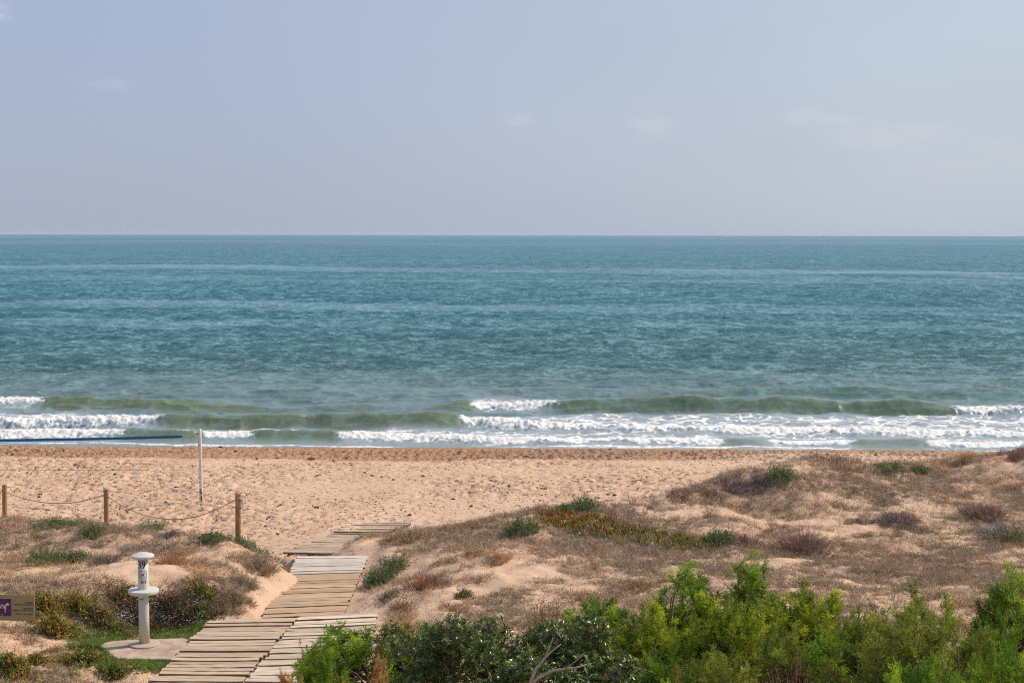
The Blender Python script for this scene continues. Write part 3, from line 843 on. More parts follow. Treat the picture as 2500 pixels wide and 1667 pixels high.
flat('purple_square', [[(-210, 1150), (465, 1150), (465, 465), (-210, 465)]], (.10, .030, .115), .002, pan)
dog = [[(-110, 700), (-60, 690), (150, 700), (230, 690), (265, 740), (265, 880), (250, 1000), (205, 1000), (190, 880), (120, 845), (0, 850), (-70, 880), (-100, 1000), (-150, 1000), (-140, 860)],
       [(235, 690), (250, 640), (320, 600), (345, 640), (400, 670), (390, 710), (320, 735), (265, 735)],
       [(-110, 705), (-170, 640), (-150, 620), (-80, 695)]]
flat('dog_symbol', dog, (.62, .48, .55), .004, pan)
flat('small_emblem', [[(80, 1080), (125, 1080), (125, 1115), (80, 1115)]], (.5, .4, .45), .004, pan)
flat('red_cross', [[(385, 510), (405, 530), (-150, 1080), (-170, 1060)], [(-170, 540), (-150, 520), (375, 1040), (355, 1060)]], (.16, .008, .02), .006, pan)
for s_, x1, y, wd_ in (('PROHIBIT', 1345, 605, 325), ('ANIMALS DOMÈSTICS', 1345, 683, 765), ('PROHIBIDO', 1340, 832, 390), ('ANIMALES DOMÉSTICOS', 1335, 910, 845), ('NO PETS ALLOWED', 1332, 1058, 680)):
    V, Fc = text_mesh(s_, .036, 'LEFT', .0006)
    V[:, 0] -= V[:, 0].min(); V[:, 0] *= wd_ * sc_ / V[:, 0].max()
    x0, z0 = bx_(x1 - wd_, y + 26)
    link('lettering', py_mesh('lettering', [(x0 + v[0], -.0105, z0 + v[1]) for v in V], Fc, M_print, (.03, .02, .012)), pan)

# ------------------------------------------------------------------ rope fence
FP = []
for u, vt, vb, Y in ((547.5, 1134, 1240, 37.0), (244, 1125, 1212, 40.0), (10.8, 1115, 1200, 41.8), (-245, 1100, 1190, 43.5)):
    pt = at(u, vt, Y=Y); FP.append((pt, float(gz(pt[0], Y))))
fence = thing('rope_fence', 'row of round brown wooden posts joined by sagging rope on the left dune', 'fence', (FP[1][0][0], FP[1][0][1], FP[1][1]))
org = np.array([FP[1][0][0], FP[1][0][1], FP[1][1]])
for k, (pt, gzz) in enumerate(FP):
    g = Geo(); r = .074 if k == 0 else .070
    lean = (.02, 0)[k % 2]
    hs = np.linspace(0, 1, 7)
    P = [np.array([pt[0] - lean * (1 - h), pt[1], gzz - .35 + (pt[2] - gzz + .35) * h]) - org for h in hs]
    P.append(P[-1] + (0, 0, .008))
    g.tube(P, [r] * 7 + [r * .85], 18, (.36, .20, .10))
    link('post', g.mesh('post', M_post, False), fence)


def sag(a, b_, dip, n=24, skew=1.0):
    t_ = np.linspace(0, 1, n); P = a[None] * (1 - t_[:, None]) + b_[None] * t_[:, None]
    P[:, 2] -= dip * 4 * t_ * (1 - t_); return P


att = [at(548, 1146, Y=37.0), at(244, 1138, Y=40.0), at(10.8, 1129, Y=41.8), at(-245, 1112, Y=43.5)]
for (i, j, dip) in ((0, 1, .60), (1, 2, .28), (2, 3, .3)):
    a = att[i] + (-.05, -.03, 0); b_ = att[j] + (.05, -.03, -.03)
    g = Geo(); P = sag(a - org, b_ - org, dip, 30)
    g.tube(P, .014, 8, (.42, .33, .24)); link('rope', g.mesh('rope', M_rope, True), fence)
g = Geo(); c0 = att[0] - org
for k in range(3):
    th = np.linspace(0, 2 * math.pi, 12)
    g.tube(np.stack([c0[0] + .09 + .035 * np.cos(th), c0[1] - .02 + .03 * np.sin(th + k), c0[2] - .06 - .055 * k + .07 * np.sin(th)], 1), .014, 6, (.6, .54, .46), False)
g.tube([c0 + (.0, -.085, .02), c0 + (.07, -.05, .03), c0 + (.10, 0, -.1)], .013, 6, (.6, .54, .46))
link('rope_knot', g.mesh('rope_knot', M_rope, True), fence)

# ------------------------------------------------------------------ volleyball post and net
vb = at(463, 1155, z=1.0); VY = vb[1]
vt = at(459.5, 987, Y=VY)
vp = thing('net_post', 'tall white wooden net post with chipped paint at its foot, on the beach', 'post', vb)
hh = vt[2] - vb[2]
g = Geo(); P = [np.array([(vt[0] - vb[0]) * t_, 0, hh * t_]) for t_ in np.linspace(-.1, 1, 9)]; P.append(P[-1] + (0, 0, .02))
g.tube(P, [.060] * 3 + [.057] * 3 + [.052] * 3 + [.03], 14, (1, 1, 1)); link('pole', g.mesh('pole', M_vpost, True), vp)
g = Geo()
rg = np.random.default_rng(5)
for k in range(16):                 # bare dark wood where the paint has flaked off
    a = rg.uniform(-.9, 1.2); z0 = rg.uniform(0, .45) ** 1.2; hgt = rg.uniform(.05, .16); w_ = rg.uniform(.15, .35)
    r = .0615; V = []
    for zz, s_ in ((z0, .6), (z0 + hgt * .5, 1), (z0 + hgt, .4)):
        for aa in (a - w_ * s_, a, a + w_ * s_): V.append((r * math.sin(aa) + (vt[0] - vb[0]) * zz / hh, -r * math.cos(aa), zz))
    g.add(V, None, [(0, 1, 4, 3), (1, 2, 5, 4), (3, 4, 7, 6), (4, 5, 8, 7)], (.12, .085, .07))
link('bare_wood', g.mesh('bare_wood', M_bark), vp)
g = Geo(); xo = (vt[0] - vb[0]) * .94
g.box((xo - .085, -.0, hh * .94), (.045, .03, .035), None, (.30, .22, .18)); g.tube([(xo - .05, 0, hh * .93), (xo - .05, -.02, hh * .80)], .008, 6, (.3, .25, .2))
g.box((xo - .06, -.02, hh * .785), (.02, .02, .03), None, (.15, .15, .2))
link('net_bracket', g.mesh('net_bracket', M_plain), vp)
g = Geo(); g.tube([(xo - .06, -.02, hh * .77), (xo - .075, -.03, hh * .70), (xo - .07, -.03, hh * .64)], .006, 5, (.12, .12, .25)); link('cord_end', g.mesh('cord_end', M_rope), vp)

nr_ = at(419, 1003.5, Y=VY); net = thing('volleyball_net', 'thin volleyball net with a dark blue top band, left of the white post', 'net', (nr_[0] - 4, VY, 1.0))
org = np.array([nr_[0] - 4, VY, 1.0])
xl = nr_[0] - 8.6
def topz(x):
    t_ = (nr_[0] - x) / 8.6; return nr_[2] - .30 * t_ + .14 * t_ * t_ - .0
xs_ = np.linspace(nr_[0], xl, 40)
g = Geo(); V = []
for x in xs_:
    z = topz(x) - 1.0
    for (dy, dz) in ((-.008, -.046), (-.008, .046), (.008, .046), (.008, -.046)): V.append((x - org[0], dy, z + dz))
Q = [(i * 4 + j, i * 4 + (j + 1) % 4, i * 4 + 4 + (j + 1) % 4, i * 4 + 4 + j) for i in range(39) for j in range(4)] + [(0, 3, 2, 1), (156, 157, 158, 159)]
g.add(V, None, Q, (.006, .10, .28)); link('top_band', g.mesh('top_band', M_plain), net)
botz = at(300, 1082, Y=VY)[2]
def bot(x):
    t_ = np.clip((nr_[0] - x) / 1.4, -1, 1); return botz + .02 - .30 * (1 - sst(t_, 0, 1)) * .7
brk = at(455, 996, Y=VY); low = at(460, 1112, Y=VY); cr = at(444, 1093, Y=VY)
g = Geo()
g.tube(np.array([nr_ + (0, 0, .02), (nr_ + brk) / 2 + (0, 0, -.01), brk]) - org, .007, 5, (.55, .5, .42)); link('top_cord', g.mesh('top_cord', M_rope), net)
g = Geo()
P = [np.array([x, VY, bot(x)]) for x in np.linspace(xl, nr_[0], 30)] + [cr, low]
g.tube(np.array(P) - org, .006, 5, (.16, .12, .09)); link('bottom_cord', g.mesh('bottom_cord', M_rope), net)
g = Geo(); g.tube(np.array([nr_, at(432, 1050, Y=VY), cr, low]) - org, .004, 5, (.2, .15, .12)); link('side_cord', g.mesh('side_cord', M_rope), net)
g = Geo(); th = .0008
for x in np.arange(xl, nr_[0] - .01, .12):
    z0, z1 = bot(x) - 1, topz(x) - 1; g.add([(x - org[0] - th, 0, z0), (x - org[0] + th, 0, z0), (x - org[0] + th, 0, z1), (x - org[0] - th, 0, z1)], None, [(0, 1, 2, 3)], (.14, .11, .09))
for k in range(1, 10):
    V = []; Q = []
    xx = np.linspace(xl, nr_[0], 30)
    for i, x in enumerate(xx):
        z = bot(x) - 1 + (topz(x) - bot(x)) * k / 10; V += [(x - org[0], 0, z - th), (x - org[0], 0, z + th)]
        if i: Q.append((2 * i - 2, 2 * i, 2 * i + 1, 2 * i - 1))
    g.add(V, None, Q, (.14, .11, .09))
link('mesh_netting', g.mesh('mesh_netting', M_rope), net)

# ------------------------------------------------------------------ small things lying about
def lump(name, u, v, wpx, hpx, label, cat, col, seed, m=M_bark):
    p_ = ground(u, v); r = wpx * p_[1] / F / 2; h = hpx * p_[1] / F
    g = Geo(); rg = np.random.default_rng(seed); nu, nv = 14, 7
    V = []
    for j in range(nv):
        ph = j / (nv - 1) * math.pi / 2
        for i in range(nu):
            a = 2 * math.pi * i / nu; k = 1 + .25 * math.sin(3 * a + seed) + rg.normal(0, .08)
            V.append((r * k * math.cos(ph) * math.cos(a), r * .7 * k * math.cos(ph) * math.sin(a), h * math.sin(ph) * (1 + rg.normal(0, .08)) - .01))
    Q = [(j * nu + i, j * nu + (i + 1) % nu, (j + 1) * nu + (i + 1) % nu, (j + 1) * nu + i) for j in range(nv - 1) for i in range(nu)]
    g.add(V, None, Q, col)
    B = np.column_stack([rg.normal(0, r * .5, 40), rg.normal(0, r * .4, 40), rg.random(40) * h * .6])
    g.blades(B, rg.normal(size=(40, 3)) + (0, 0, .4), h * 1.1, h * .12, col, .5, rg)
    return link(name, g.mesh(name, m, False), loc=p_, label=label, category=cat)


lump('seaweed_clump', 506, 1031, 11, 5.5, 'black clump of seaweed at the edge of the water right of the net post', 'seaweed', (.035, .022, .018), 3)
lump('seaweed_clump', 716, 1056, 18, 5, 'low brown heap of dried seaweed on the upper beach among footprints', 'seaweed', (.16, .09, .06), 4)
lump('seaweed_clump', 972, 1095, 9, 4, 'small dark lump lying on the pale sand in the middle of the beach', 'seaweed', (.15, .09, .07), 6)


def stick(u, v, path, r, label, col, name='driftwood_stick'):
    p_ = ground(u, v); k = p_[1] / F; g = Geo()
    for br_ in path:
        g.tube([np.array([a * k, -b_ * k * 2.2 * 0 + c_ * k * 1.0, .02 + b_ * k]) for a, b_, c_ in br_], np.linspace(r, r * .4, len(br_)), 6, col)
    link(name, g.mesh(name, M_bark, True), loc=p_, label=label, category='driftwood')


stick(616, 1196, [[(-4, 0, 0), (0, 3, 8), (4, 6, 14)], [(0, 3, 8), (5, 4, 10)]], .025, 'short dark piece of driftwood on the sand between rope fence and path', (.10, .06, .045))
stick(1480, 1107, [[(-30, 1, 0), (-10, 2, 4), (12, 1, -3), (32, 2, 3)], [(-10, 2, 4), (0, 5, 20)], [(12, 1, -3), (24, 3, 12)]], .018, 'thin dark branch lying flat on the beach near the right dune', (.16, .10, .07))
stick(1712, 1133, [[(-16, 0, 0), (-4, 5, 2), (8, 9, 4), (18, 10, 6)]], .02, 'pale curved stick on the slope of the right dune', (.55, .42, .30))
stick(1330, 1235, [[(-3, 0, 0), (-1, 6, 2), (2, 11, 4)], [(-1, 6, 2), (5, 8, 3)]], .022, 'short white twig standing beside the ice plant patch', (.6, .55, .5))
p_ = ground(1304, 1240); g = Geo(); rg = np.random.default_rng(9)
V = [(x * .05 + rg.normal(0, .008), y * .04, .02 + .05 * ((x + y) % 2) + rg.normal(0, .01)) for x in range(-1, 2) for y in range(-1, 2)]
g.add(V, None, [(0, 1, 4, 3), (1, 2, 5, 4), (3, 4, 7, 6), (4, 5, 8, 7)], (.6, .66, .68))
link('litter_scrap', g.mesh('litter_scrap', M_plain), loc=p_, label='crumpled pale scrap of litter in dry grass left of the ice plant', category='litter')

rg = np.random.default_rng(77)
g = Geo(); n = 5200  # debris thickened so its dark crumbs also stand in for shade in footprints
yy = rg.uniform(44, 67, n); xx = rg.uniform(-.5, .5, n) * yy; zz = smooth_z(xx, yy)
ok = (zz < 1.25) & (fbm(xx * .3, yy * .3, 2, 3) + rg.normal(0, .08, n) > .45); xx, yy = xx[ok], yy[ok]; zz = terrain(xx, yy)
for i in range(len(xx)):
    s_ = rg.uniform(.010, .030) * (1 + 1.3 * (rg.random() < .08))
    g.tube([(xx[i] - s_, yy[i], zz[i] + .01), (xx[i], yy[i] + s_ * .3, zz[i] + .02), (xx[i] + s_ * 1.3, yy[i] + rg.normal(0, s_), zz[i] + .01)], [s_ * .4, s_ * .7, s_ * .3], 5, np.array((.16, .10, .07)) * rg.uniform(.6, 1.5))
link('debris_and_print_shade', g.mesh('debris_and_print_shade', M_bark), kind='stuff', label='dark crumbs of seaweed and wood over the beach, also standing in for footprint shade')

# ------------------------------------------------------------------ dune plants
PAL = {
    'straw': [(.52, .38, .22), (.42, .30, .18), (.58, .44, .28)],
    'greybrown': [(.28, .21, .17), (.36, .28, .23), (.22, .16, .14)],
    'purple': [(.24, .16, .15), (.30, .21, .19), (.17, .12, .11)],
    'red': [(.38, .18, .10), (.30, .15, .09), (.42, .24, .13)],
    'orange': [(.55, .28, .09), (.50, .30, .13), (.42, .22, .09)],
    'green': [(.16, .20, .075), (.22, .26, .10), (.11, .15, .06)],
    'olive': [(.22, .20, .08), (.17, .17, .07), (.28, .24, .10)],
    'silver': [(.62, .56, .50), (.50, .44, .38)],
}
def pal(names, n, rg, jit=.18):
    P = np.array([c_ for nm in names for c_ in PAL[nm]])
    c_ = P[rg.integers(0, len(P), n)]
    return np.clip(c_ * (1 + rg.normal(0, jit, (n, 1))), .01, .9)


def tuft(name, u, v, wpx, hpx, label, pals, cat='grass tuft', n=420, group=None, wid=.010, spread=.7, kind='blade', bend=.35, seed=None, tilt=(0, 0)):
    seed = seed or int(u * 7 + v * 13) % 99991; rg = np.random.default_rng(seed)
    p_ = ground(u, v); R = wpx * p_[1] / F / 2; Hh = hpx * p_[1] / F
    g = Geo(); a = rg.uniform(0, 2 * math.pi, n); r = np.sqrt(rg.random(n)) * R * .75
    lob = 1 + .35 * np.sin(a * 2 + seed) + .2 * np.sin(a * 5 + seed * 2)
    bx = r * np.cos(a) * lob; by = r * np.sin(a) * lob
    B = np.column_stack([bx, by, gz(p_[0] + bx, p_[1] + by) - p_[2] - .02])
    out = np.column_stack([bx, by]) / max(R, .01)
    D = np.column_stack([out * spread + rg.normal(0, .28 + .3 * spread, (n, 2)) + np.array(tilt), np.full(n, 1.0)])
    Ln = Hh * rg.uniform(.45, 1.05, n) * (1.05 - .4 * (r / max(R, .01)))
    if kind == 'blade':
        g.blades(B, D, Ln, wid, pal(pals, n, rg), bend, rg)
        m = M_dry
    else:     # leafy: short leaves along stems
        g.blades(B[:n // 4], D[:n // 4], Ln[:n // 4] * .9, wid * .7, pal(['greybrown'], n // 4, rg), bend * .5, rg)
        m_ = 7; t_ = rg.random((n, m_)) ** .7
        Dn = unit(D); PB = (B[:, None] + Dn[:, None] * (Ln[:, None] * t_)[..., None]).reshape(-1, 3)
        DD = np.repeat(Dn, m_, 0) * .7 + rg.normal(0, .6, (n * m_, 3))
        cc = np.repeat(pal(pals, n, rg), m_, 0)
        g.leaves(PB, DD, rg.uniform(.05, .09, n * m_), wid * 1.9, cc, rg, .2); m = M_green
    props = dict(label=label, category=cat)
    if group: props['group'] = group
    return link(name, g.mesh(name, m), loc=p_, **props)


GG = 'green low shrubs on the dunes'
G = lambda *a, **k: tuft('green_shrublet', *a, pals=k.pop('pals', ['green']), cat='shrub', group=GG, kind='leaf', n=k.pop('n', 260), spread=k.pop('spread', .9), **k)
G(135, 1213, 105, 30, 'long low green shrublet on the crest between the two leftmost fence posts')
G(345, 1222, 110, 32, 'wide green shrublet on the crest midway under the long sagging rope')
G(488, 1245, 62, 28, 'small green shrublet left of the rightmost fence post')
G(572, 1262, 105, 32, 'green shrublet hugging the foot of the rightmost fence post')
G(108, 1296, 95, 44, 'bushy green shrublet on the left dune below the crest, larger of a pair')
G(172, 1294, 60, 32, 'green shrublet touching the right side of a larger one on the left dune')
G(215, 1232, 62, 34, 'yellowish olive shrublet at the foot of the middle fence post', pals=['olive', 'green'])
G(1198, 1222, 76, 46, 'round dark green shrublet left of the ice plant patch', n=420)
G(1347, 1172, 64, 30, 'green shrublet on the skyline of the dune above the ice plant')
G(1300, 1174, 42, 20, 'tiny green shrublet just left of the one above the ice plant')
G(1655, 1246, 72, 38, 'green shrublet at the lower right end of the ice plant patch', n=360)
G(1795, 1102, 70, 36, 'bright green shrublet on the ridge amid dark brown twigs', n=360)
G(2328, 1246, 90, 50, 'green shrublet at the right edge of the photo on the open dune', pals=['green', 'olive'], n=380)
G(2045, 1078, 100, 17, 'long flat green shrublet on the far right crest')
G(2115, 1082, 50, 14, 'small flat green shrublet at the right end of the longer one on the crest')
G(872, 1340, 62, 42, 'dark green leafy shrublet beside the silvery boards', n=380)
G(905, 1310, 66, 46, 'yellow green leafy shrublet where the dune meets the path bend', pals=['green', 'olive', 'olive'], n=300)
G(1065, 1372, 40, 20, 'faint olive shrublet in bare sand below the red twig bush', pals=['olive'], n=90)

D_ = lambda *a, **k: tuft('dry_bush', *a, cat='bush', group='dry twiggy bushes on the dunes', **k)
D_(388, 1234, 58, 32, 'purple brown dead bush at the right end of the green one under the rope', ['purple'], n=600, spread=1.0)
D_(1560, 1143, 80, 34, 'leftmost dark twiggy bush of the row climbing the right dune', ['purple', 'red'], n=520, tilt=(.3, 0))
D_(1628, 1140, 90, 34, 'reddish brown twiggy bush low in the row climbing the right dune', ['purple', 'red'], n=560, tilt=(.3, 0))
D_(1688, 1128, 95, 56, 'tallest grey brown twiggy bush leaning right on the ridge row', ['greybrown', 'purple'], n=700, tilt=(.45, 0))
D_(1745, 1112, 66, 42, 'twiggy bush left of the bright green shrublet on the ridge', ['greybrown', 'purple'], n=520, tilt=(.35, 0))
D_(1842, 1266, 130, 92, 'tall fan of fine reddish dry stems in the middle of the right dune', ['red', 'purple', 'greybrown'], n=950, spread=.8, bend=.2)
D_(1710, 1250, 95, 50, 'rusty brown bush right of the green one at the ice plant end', ['red', 'purple'], n=600, spread=.9)
D_(2262, 1182, 120, 56, 'broad brown bush high on the right dune near the photo edge', ['purple', 'greybrown', 'red'], n=900, spread=.9)
D_(2312, 1238, 110, 88, 'large drooping grey bush of long stems at the far right', ['greybrown', 'silver', 'purple'], n=1000, spread=.7, bend=.7, tilt=(-.5, 0))
D_(2062, 1198, 130, 46, 'dark matted mound of twigs on the sandy right slope', ['purple', 'greybrown'], n=1300, spread=1.2)
D_(1975, 1200, 70, 22, 'low dark mat of twigs left of the matted mound', ['purple', 'greybrown'], n=500, spread=1.2)
D_(972, 1352, 88, 58, 'red brown fan shaped twig bush right of the silvery boards', ['red'], n=520, spread=.9, bend=.15)
D_(402, 1292, 90, 44, 'reddish twig bush on the left dune above the shower', ['red', 'orange'], n=600, spread=.9)
D_(240, 1296, 95, 46, 'purple grey twig bush right of the paired green shrublets', ['purple', 'greybrown'], n=650, spread=.9)
D_(920, 1400, 60, 56, 'thin pinkish twig bush by the seam of tan and pale boards', ['red', 'straw'], n=260, spread=.6)
D_(1150, 1285, 70, 26, 'small rusty twig bush on open sand right of the far boards', ['red', 'orange'], n=380, spread=1.0)
D_(1085, 1275, 60, 28, 'small rusty twig bush nearest the bend of the path', ['red'], n=300, spread=.9)
D_(1335, 1375, 110, 36, 'brown grass clump just above the dark glossy shrub', ['red', 'straw'], n=500, spread=1.0)
D_(1470, 1352, 110, 24, 'orange red low bush behind the feathery green shrubs', ['orange', 'red'], n=800, spread=1.0)
D_(1040, 1400, 60, 30, 'straw and rust tuft on sand above the leftmost dark glossy shrub', ['straw', 'red'], n=240, spread=1.0)
D_(2300, 1390, 90, 50, 'rusty red tuft between the two rightmost green shrubs', ['red', 'orange'], n=600, spread=.9)
D_(325, 1425, 60, 36, 'bleached white dead twigs behind the shower column', ['silver'], n=110, spread=1.3, wid=.014)
D_(505, 1400, 110, 40, 'brown scrub mat on the bank halfway between shower and path', ['red', 'greybrown', 'olive'], n=900, spread=1.1)
D_(470, 1352, 120, 34, 'brown scrub on the mound upper right of the shower', ['red', 'greybrown'], n=800, spread=1.1)
D_(545, 1378, 80, 36, 'olive brown scrub tuft on the bank nearest the tan boards', ['olive', 'red'], n=600, spread=1.0)
D_(410, 1415, 120, 46, 'dark tangled scrub behind the right side of the slab', ['purple', 'red'], n=1000, spread=1.1)
T_ = lambda *a, **k: tuft('tall_grass', *a, cat='grass', group='tall dry grasses on the dune crest', bend=.2, **k)
T_(1930, 1072, 170, 40, 'wide brown stand of thin grass on the dune skyline', ['red', 'greybrown', 'straw'], n=900, spread=.35)
T_(2215, 1062, 46, 42, 'tallest orange grass clump on the far right skyline', ['orange', 'straw'], n=360, spread=.3)
T_(2155, 1068, 130, 24, 'low orange grass strip left of the tall clump on the skyline', ['orange', 'straw'], n=600, spread=.35)
T_(2335, 1050, 60, 34, 'brown grass clump on the skyline at the right edge', ['red', 'greybrown'], n=420, spread=.35)
T_(935, 1238, 130, 36, 'golden brown grass on the dune edge right of the far boards', ['straw', 'olive', 'red'], n=900, spread=.7)
T_(1085, 1206, 130, 24, 'pinkish thin grass on the skyline left of the round green shrublet', ['red', 'straw'], n=700, spread=.4)
T_(10, 1215, 80, 26, 'brown grass around the leftmost fence post', ['red', 'straw'], n=500, spread=.6)
T_(600, 1310, 90, 44, 'straw grass on the bank above the left side of the path', ['straw', 'olive', 'greybrown'], n=700, spread=.8)
T_(560, 1345, 90, 40, 'olive grass clump lower on the bank left of the tan boards', ['olive', 'greybrown'], n=600, spread=.8)
T_(895, 1372, 60, 34, 'grey green grass hanging over the right side of the tan boards', ['olive', 'greybrown'], n=340, spread=.8)


# leafy yellow green shrubs of the left foreground
def leafy(u, v, wpx, hpx, label, mix, n=420, wid=.03, seed=None):
    seed = seed or int(u * 3 + v * 5); rg = np.random.default_rng(seed)
    p_ = ground(u, v); R = wpx * p_[1] / F / 2 * 1.15; Hh = hpx * p_[1] / F * .62
    root = thing('leafy_shrub', label, 'shrub', p_, 'leafy creeping shrubs around the shower')
    gb = Geo(); gl = Geo()
    cols_ = {'g': (.16, .21, .045), 'y': (.42, .34, .06), 'o': (.52, .27, .06), 'd': (.09, .12, .035), 'b': (.25, .145, .085)}
    P = np.array([cols_[k] for k in mix])
    for i in range(n):
        a = rg.uniform(0, 2 * math.pi); r = min(abs(rg.normal(0, .55)), 1.5) * R * (1 + .3 * math.sin(3 * a + seed))
        tip = np.array([r * math.cos(a), r * math.sin(a) * .55 - .1, 0.])
        tip[2] = float(gz(p_[0] + tip[0], p_[1] + tip[1]) - p_[2]) + Hh * rg.uniform(.15, 1.05) * max(.15, 1 - .45 * (r / R) ** 2)
        b0 = np.array([tip[0] * .55 + rg.normal(0, .05), tip[1] * .55 + rg.normal(0, .05), tip[2] - Hh * .75])
        if i % 2 == 0: gb.tube([b0, (b0 + tip) / 2 + rg.normal(0, .03, 3), tip], [.006, .005, .003], 4, (.20, .12, .08))
        m_ = rg.integers(7, 13); t_ = rg.random(m_)[:, None] ** .6
        B = b0 + (tip - b0) * t_ + rg.normal(0, .02, (m_, 3)); D = rg.normal(0, .6, (m_, 3)) + unit(tip - b0) * .6 + (0, 0, .3)
        c_ = P[rg.integers(0, len(P))]
        gl.leaves(B, D, rg.uniform(.035, .075, m_), wid, np.clip(c_ * (1 + rg.normal(0, .2, (m_, 1))), .01, 1), rg, .15)
    link('leaves', gl.mesh('leaves', M_green), root); link('stems', gb.mesh('stems', M_bark), root)


leafy(190, 1401, 150, 52, 'yellow green shrub on the bank upper left of the shower', 'ggyyo')
leafy(110, 1400, 120, 60, 'orange tinged shrub above the notice board', 'gyyob')
leafy(135, 1465, 120, 80, 'orange and yellow shrub right beside the notice board', 'gyyoog', 520)
leafy(240, 1436, 120, 56, 'dark brown and green shrub on the shaded bank left of the shower', 'dgbby', 480)
leafy(310, 1391, 130, 58, 'dark shrub with orange leaves directly behind the shower', 'dgbyob', 480)
leafy(400, 1406, 130, 62, 'dark brown thicket on the bank right of the shower', 'bbdbg', 620)
leafy(330, 1425, 150, 60, 'brown thicket low on the bank behind the shower', 'bbdb', 520)
leafy(455, 1425, 90, 60, 'brown and olive shrub at the foot of the bank near the boards', 'bgdg', 380)
leafy(470, 1372, 100, 40, 'low olive shrub on the sandy slope right of the shower', 'gbgy', 260)
leafy(30, 1545, 130, 76, 'golden green shrub in the bottom left corner', 'ggyyo', 480)
leafy(200, 1525, 130, 56, 'yellow green shrub left of the slab', 'ggyog', 480)
leafy(265, 1555, 90, 40, 'green shrub in front of the left end of the slab', 'ggdy', 300)
leafy(60, 1410, 100, 40, 'small green shrub at the left edge above the notice board', 'ggy', 240)
leafy(90, 1525, 90, 36, 'small orange shrub below the notice board', 'oygb', 260)
leafy(25, 1395, 70, 30, 'small mixed shrub at the far left above the notice board', 'gyb', 160)

# ice plant patch
rg = np.random.default_rng(12); g = Geo()
spine = [(1238, 1183), (1290, 1195), (1345, 1205), (1400, 1213), (1470, 1232), (1540, 1243), (1600, 1248), (1648, 1256)]
for i in range(len(spine) - 1):
    for k in range(75):
        s_ = rg.random(); u = spine[i][0] + (spine[i + 1][0] - spine[i][0]) * s_ + rg.normal(0, 4)
        w_ = (14, 21, 24, 22, 18, 16, 12, 8)[i]
        v = spine[i][1] + (spine[i + 1][1] - spine[i][1]) * s_ + rg.uniform(-1, 1) * w_ + 4
        p_ = ground(u, v)
        n = 4; B = p_ + np.column_stack([rg.normal(0, .05, (n, 2)), np.full(n, -.01)]); D = np.column_stack([rg.normal(0, .28, (n, 2)), np.ones(n)])
        tone = rg.random() + .35 * (1 - (v - spine[i][1] + w_) / (2 * w_)) - .0012 * (u - 1300)
        c_ = np.array((.21, .22, .04)) if tone < .45 else (np.array((.44, .30, .05)) if tone < .8 else np.array((.48, .17, .045)))
        for j in range(n):
            L_ = rg.uniform(.10, .19); d_ = D[j] / np.linalg.norm(D[j])
            g.tube([B[j], B[j] + d_ * L_ * .6, B[j] + d_ * L_], [.017, .015, .004], 4, c_ * rg.uniform(.75, 1.25), False)
link('ice_plant', g.mesh('ice_plant', M_green), kind='stuff', label='orange and green ice plant creeping in a band over the right dune')

# dry grass and twigs over the dunes
rg = np.random.default_rng(101)
n0 = 330000
yy = 24 + 27 * rg.random(n0); xx = (rg.random(n0) * 2 - 1) * (yy * .40 + 2.5)
zz = gz(xx, yy); uu, vv = proj(xx, yy, zz)
zsm = smooth_z(xx, yy)
dens = veg_density(xx, yy, zz, zsm)
dens = np.where(np.hypot(xx - SLABC[0], yy - SLABC[1]) < 1.15, 0, dens)
kp = rg.random(n0) < np.clip(dens, 0, 1) * .8
densk = dens[kp]; xx, yy, zz, uu, vv = xx[kp], yy[kp], zz[kp], uu[kp], vv[kp]
n = len(xx); m_ = 7
sel = fbm(xx * .5, yy * .5, 3, 401) + rg.normal(0, .09, n)
palc = np.array([(.47, .34, .22), (.33, .24, .175), (.60, .45, .28), (.42, .25, .15), (.32, .26, .12), (.62, .38, .16)])
kind = np.select([sel < .36, sel < .47, sel < .58, sel < .66, sel < .72], [4, 0, 2, 1, 3], 5)
kind = np.where((densk > .85) & (rg.random(n) < .55), 1, kind); greyish = (fbm(xx * .2, yy * .2, 2, 411) > .5) & (uu > 1300) & (rg.random(n) < .6); kind = np.where(greyish, 1, kind)
C_ = np.repeat(palc[kind], m_, 0) * (1 + rg.normal(0, .22, (n * m_, 1)))
B = np.repeat(np.column_stack([xx, yy, zz - .01]), m_, 0) + np.column_stack([rg.normal(0, .05, (n * m_, 2)), np.zeros(n * m_)])
D = np.column_stack([rg.normal(0, 1, (n * m_, 2)), np.abs(rg.normal(.35, .4, n * m_))])
tall = np.repeat(rg.random(n) < .16, m_); D[tall, 2] += 1.3; C_[tall] = C_[tall] * .6 + np.array((.50, .38, .25)) * .4
Ln = rg.uniform(.08, .24, n * m_) * np.where(tall, 1.7, 1)
g = Geo(); g.blades(B, D, Ln, .0085, np.clip(C_, .02, .8), .5, rg)
pick = rg.choice(n, 1300, replace=False)          # clumps of longer standing stems
for k in pick:
    m2 = rg.integers(8, 22); sz = rg.uniform(.22, .52); sp = rg.uniform(.15, .6)
    cc = (np.array((.52, .38, .24)), np.array((.36, .22, .15)), np.array((.28, .21, .17)))[rg.integers(0, 3)] * (1 + rg.normal(0, .15, (m2, 1)))
    g.blades(np.column_stack([xx[k] + rg.normal(0, .06, m2), yy[k] + rg.normal(0, .06, m2), np.full(m2, zz[k] - .02)]),
             np.column_stack([rg.normal(0, sp, (m2, 2)), np.ones(m2)]), sz * rg.uniform(.5, 1, m2), .0085, np.clip(cc, .02, .8), .4, rg)
link('dune_grass', g.mesh('dune_grass', M_dry), kind='stuff', label='dry straw and grey brown grass matted over the dunes')
print('dune clumps', n)

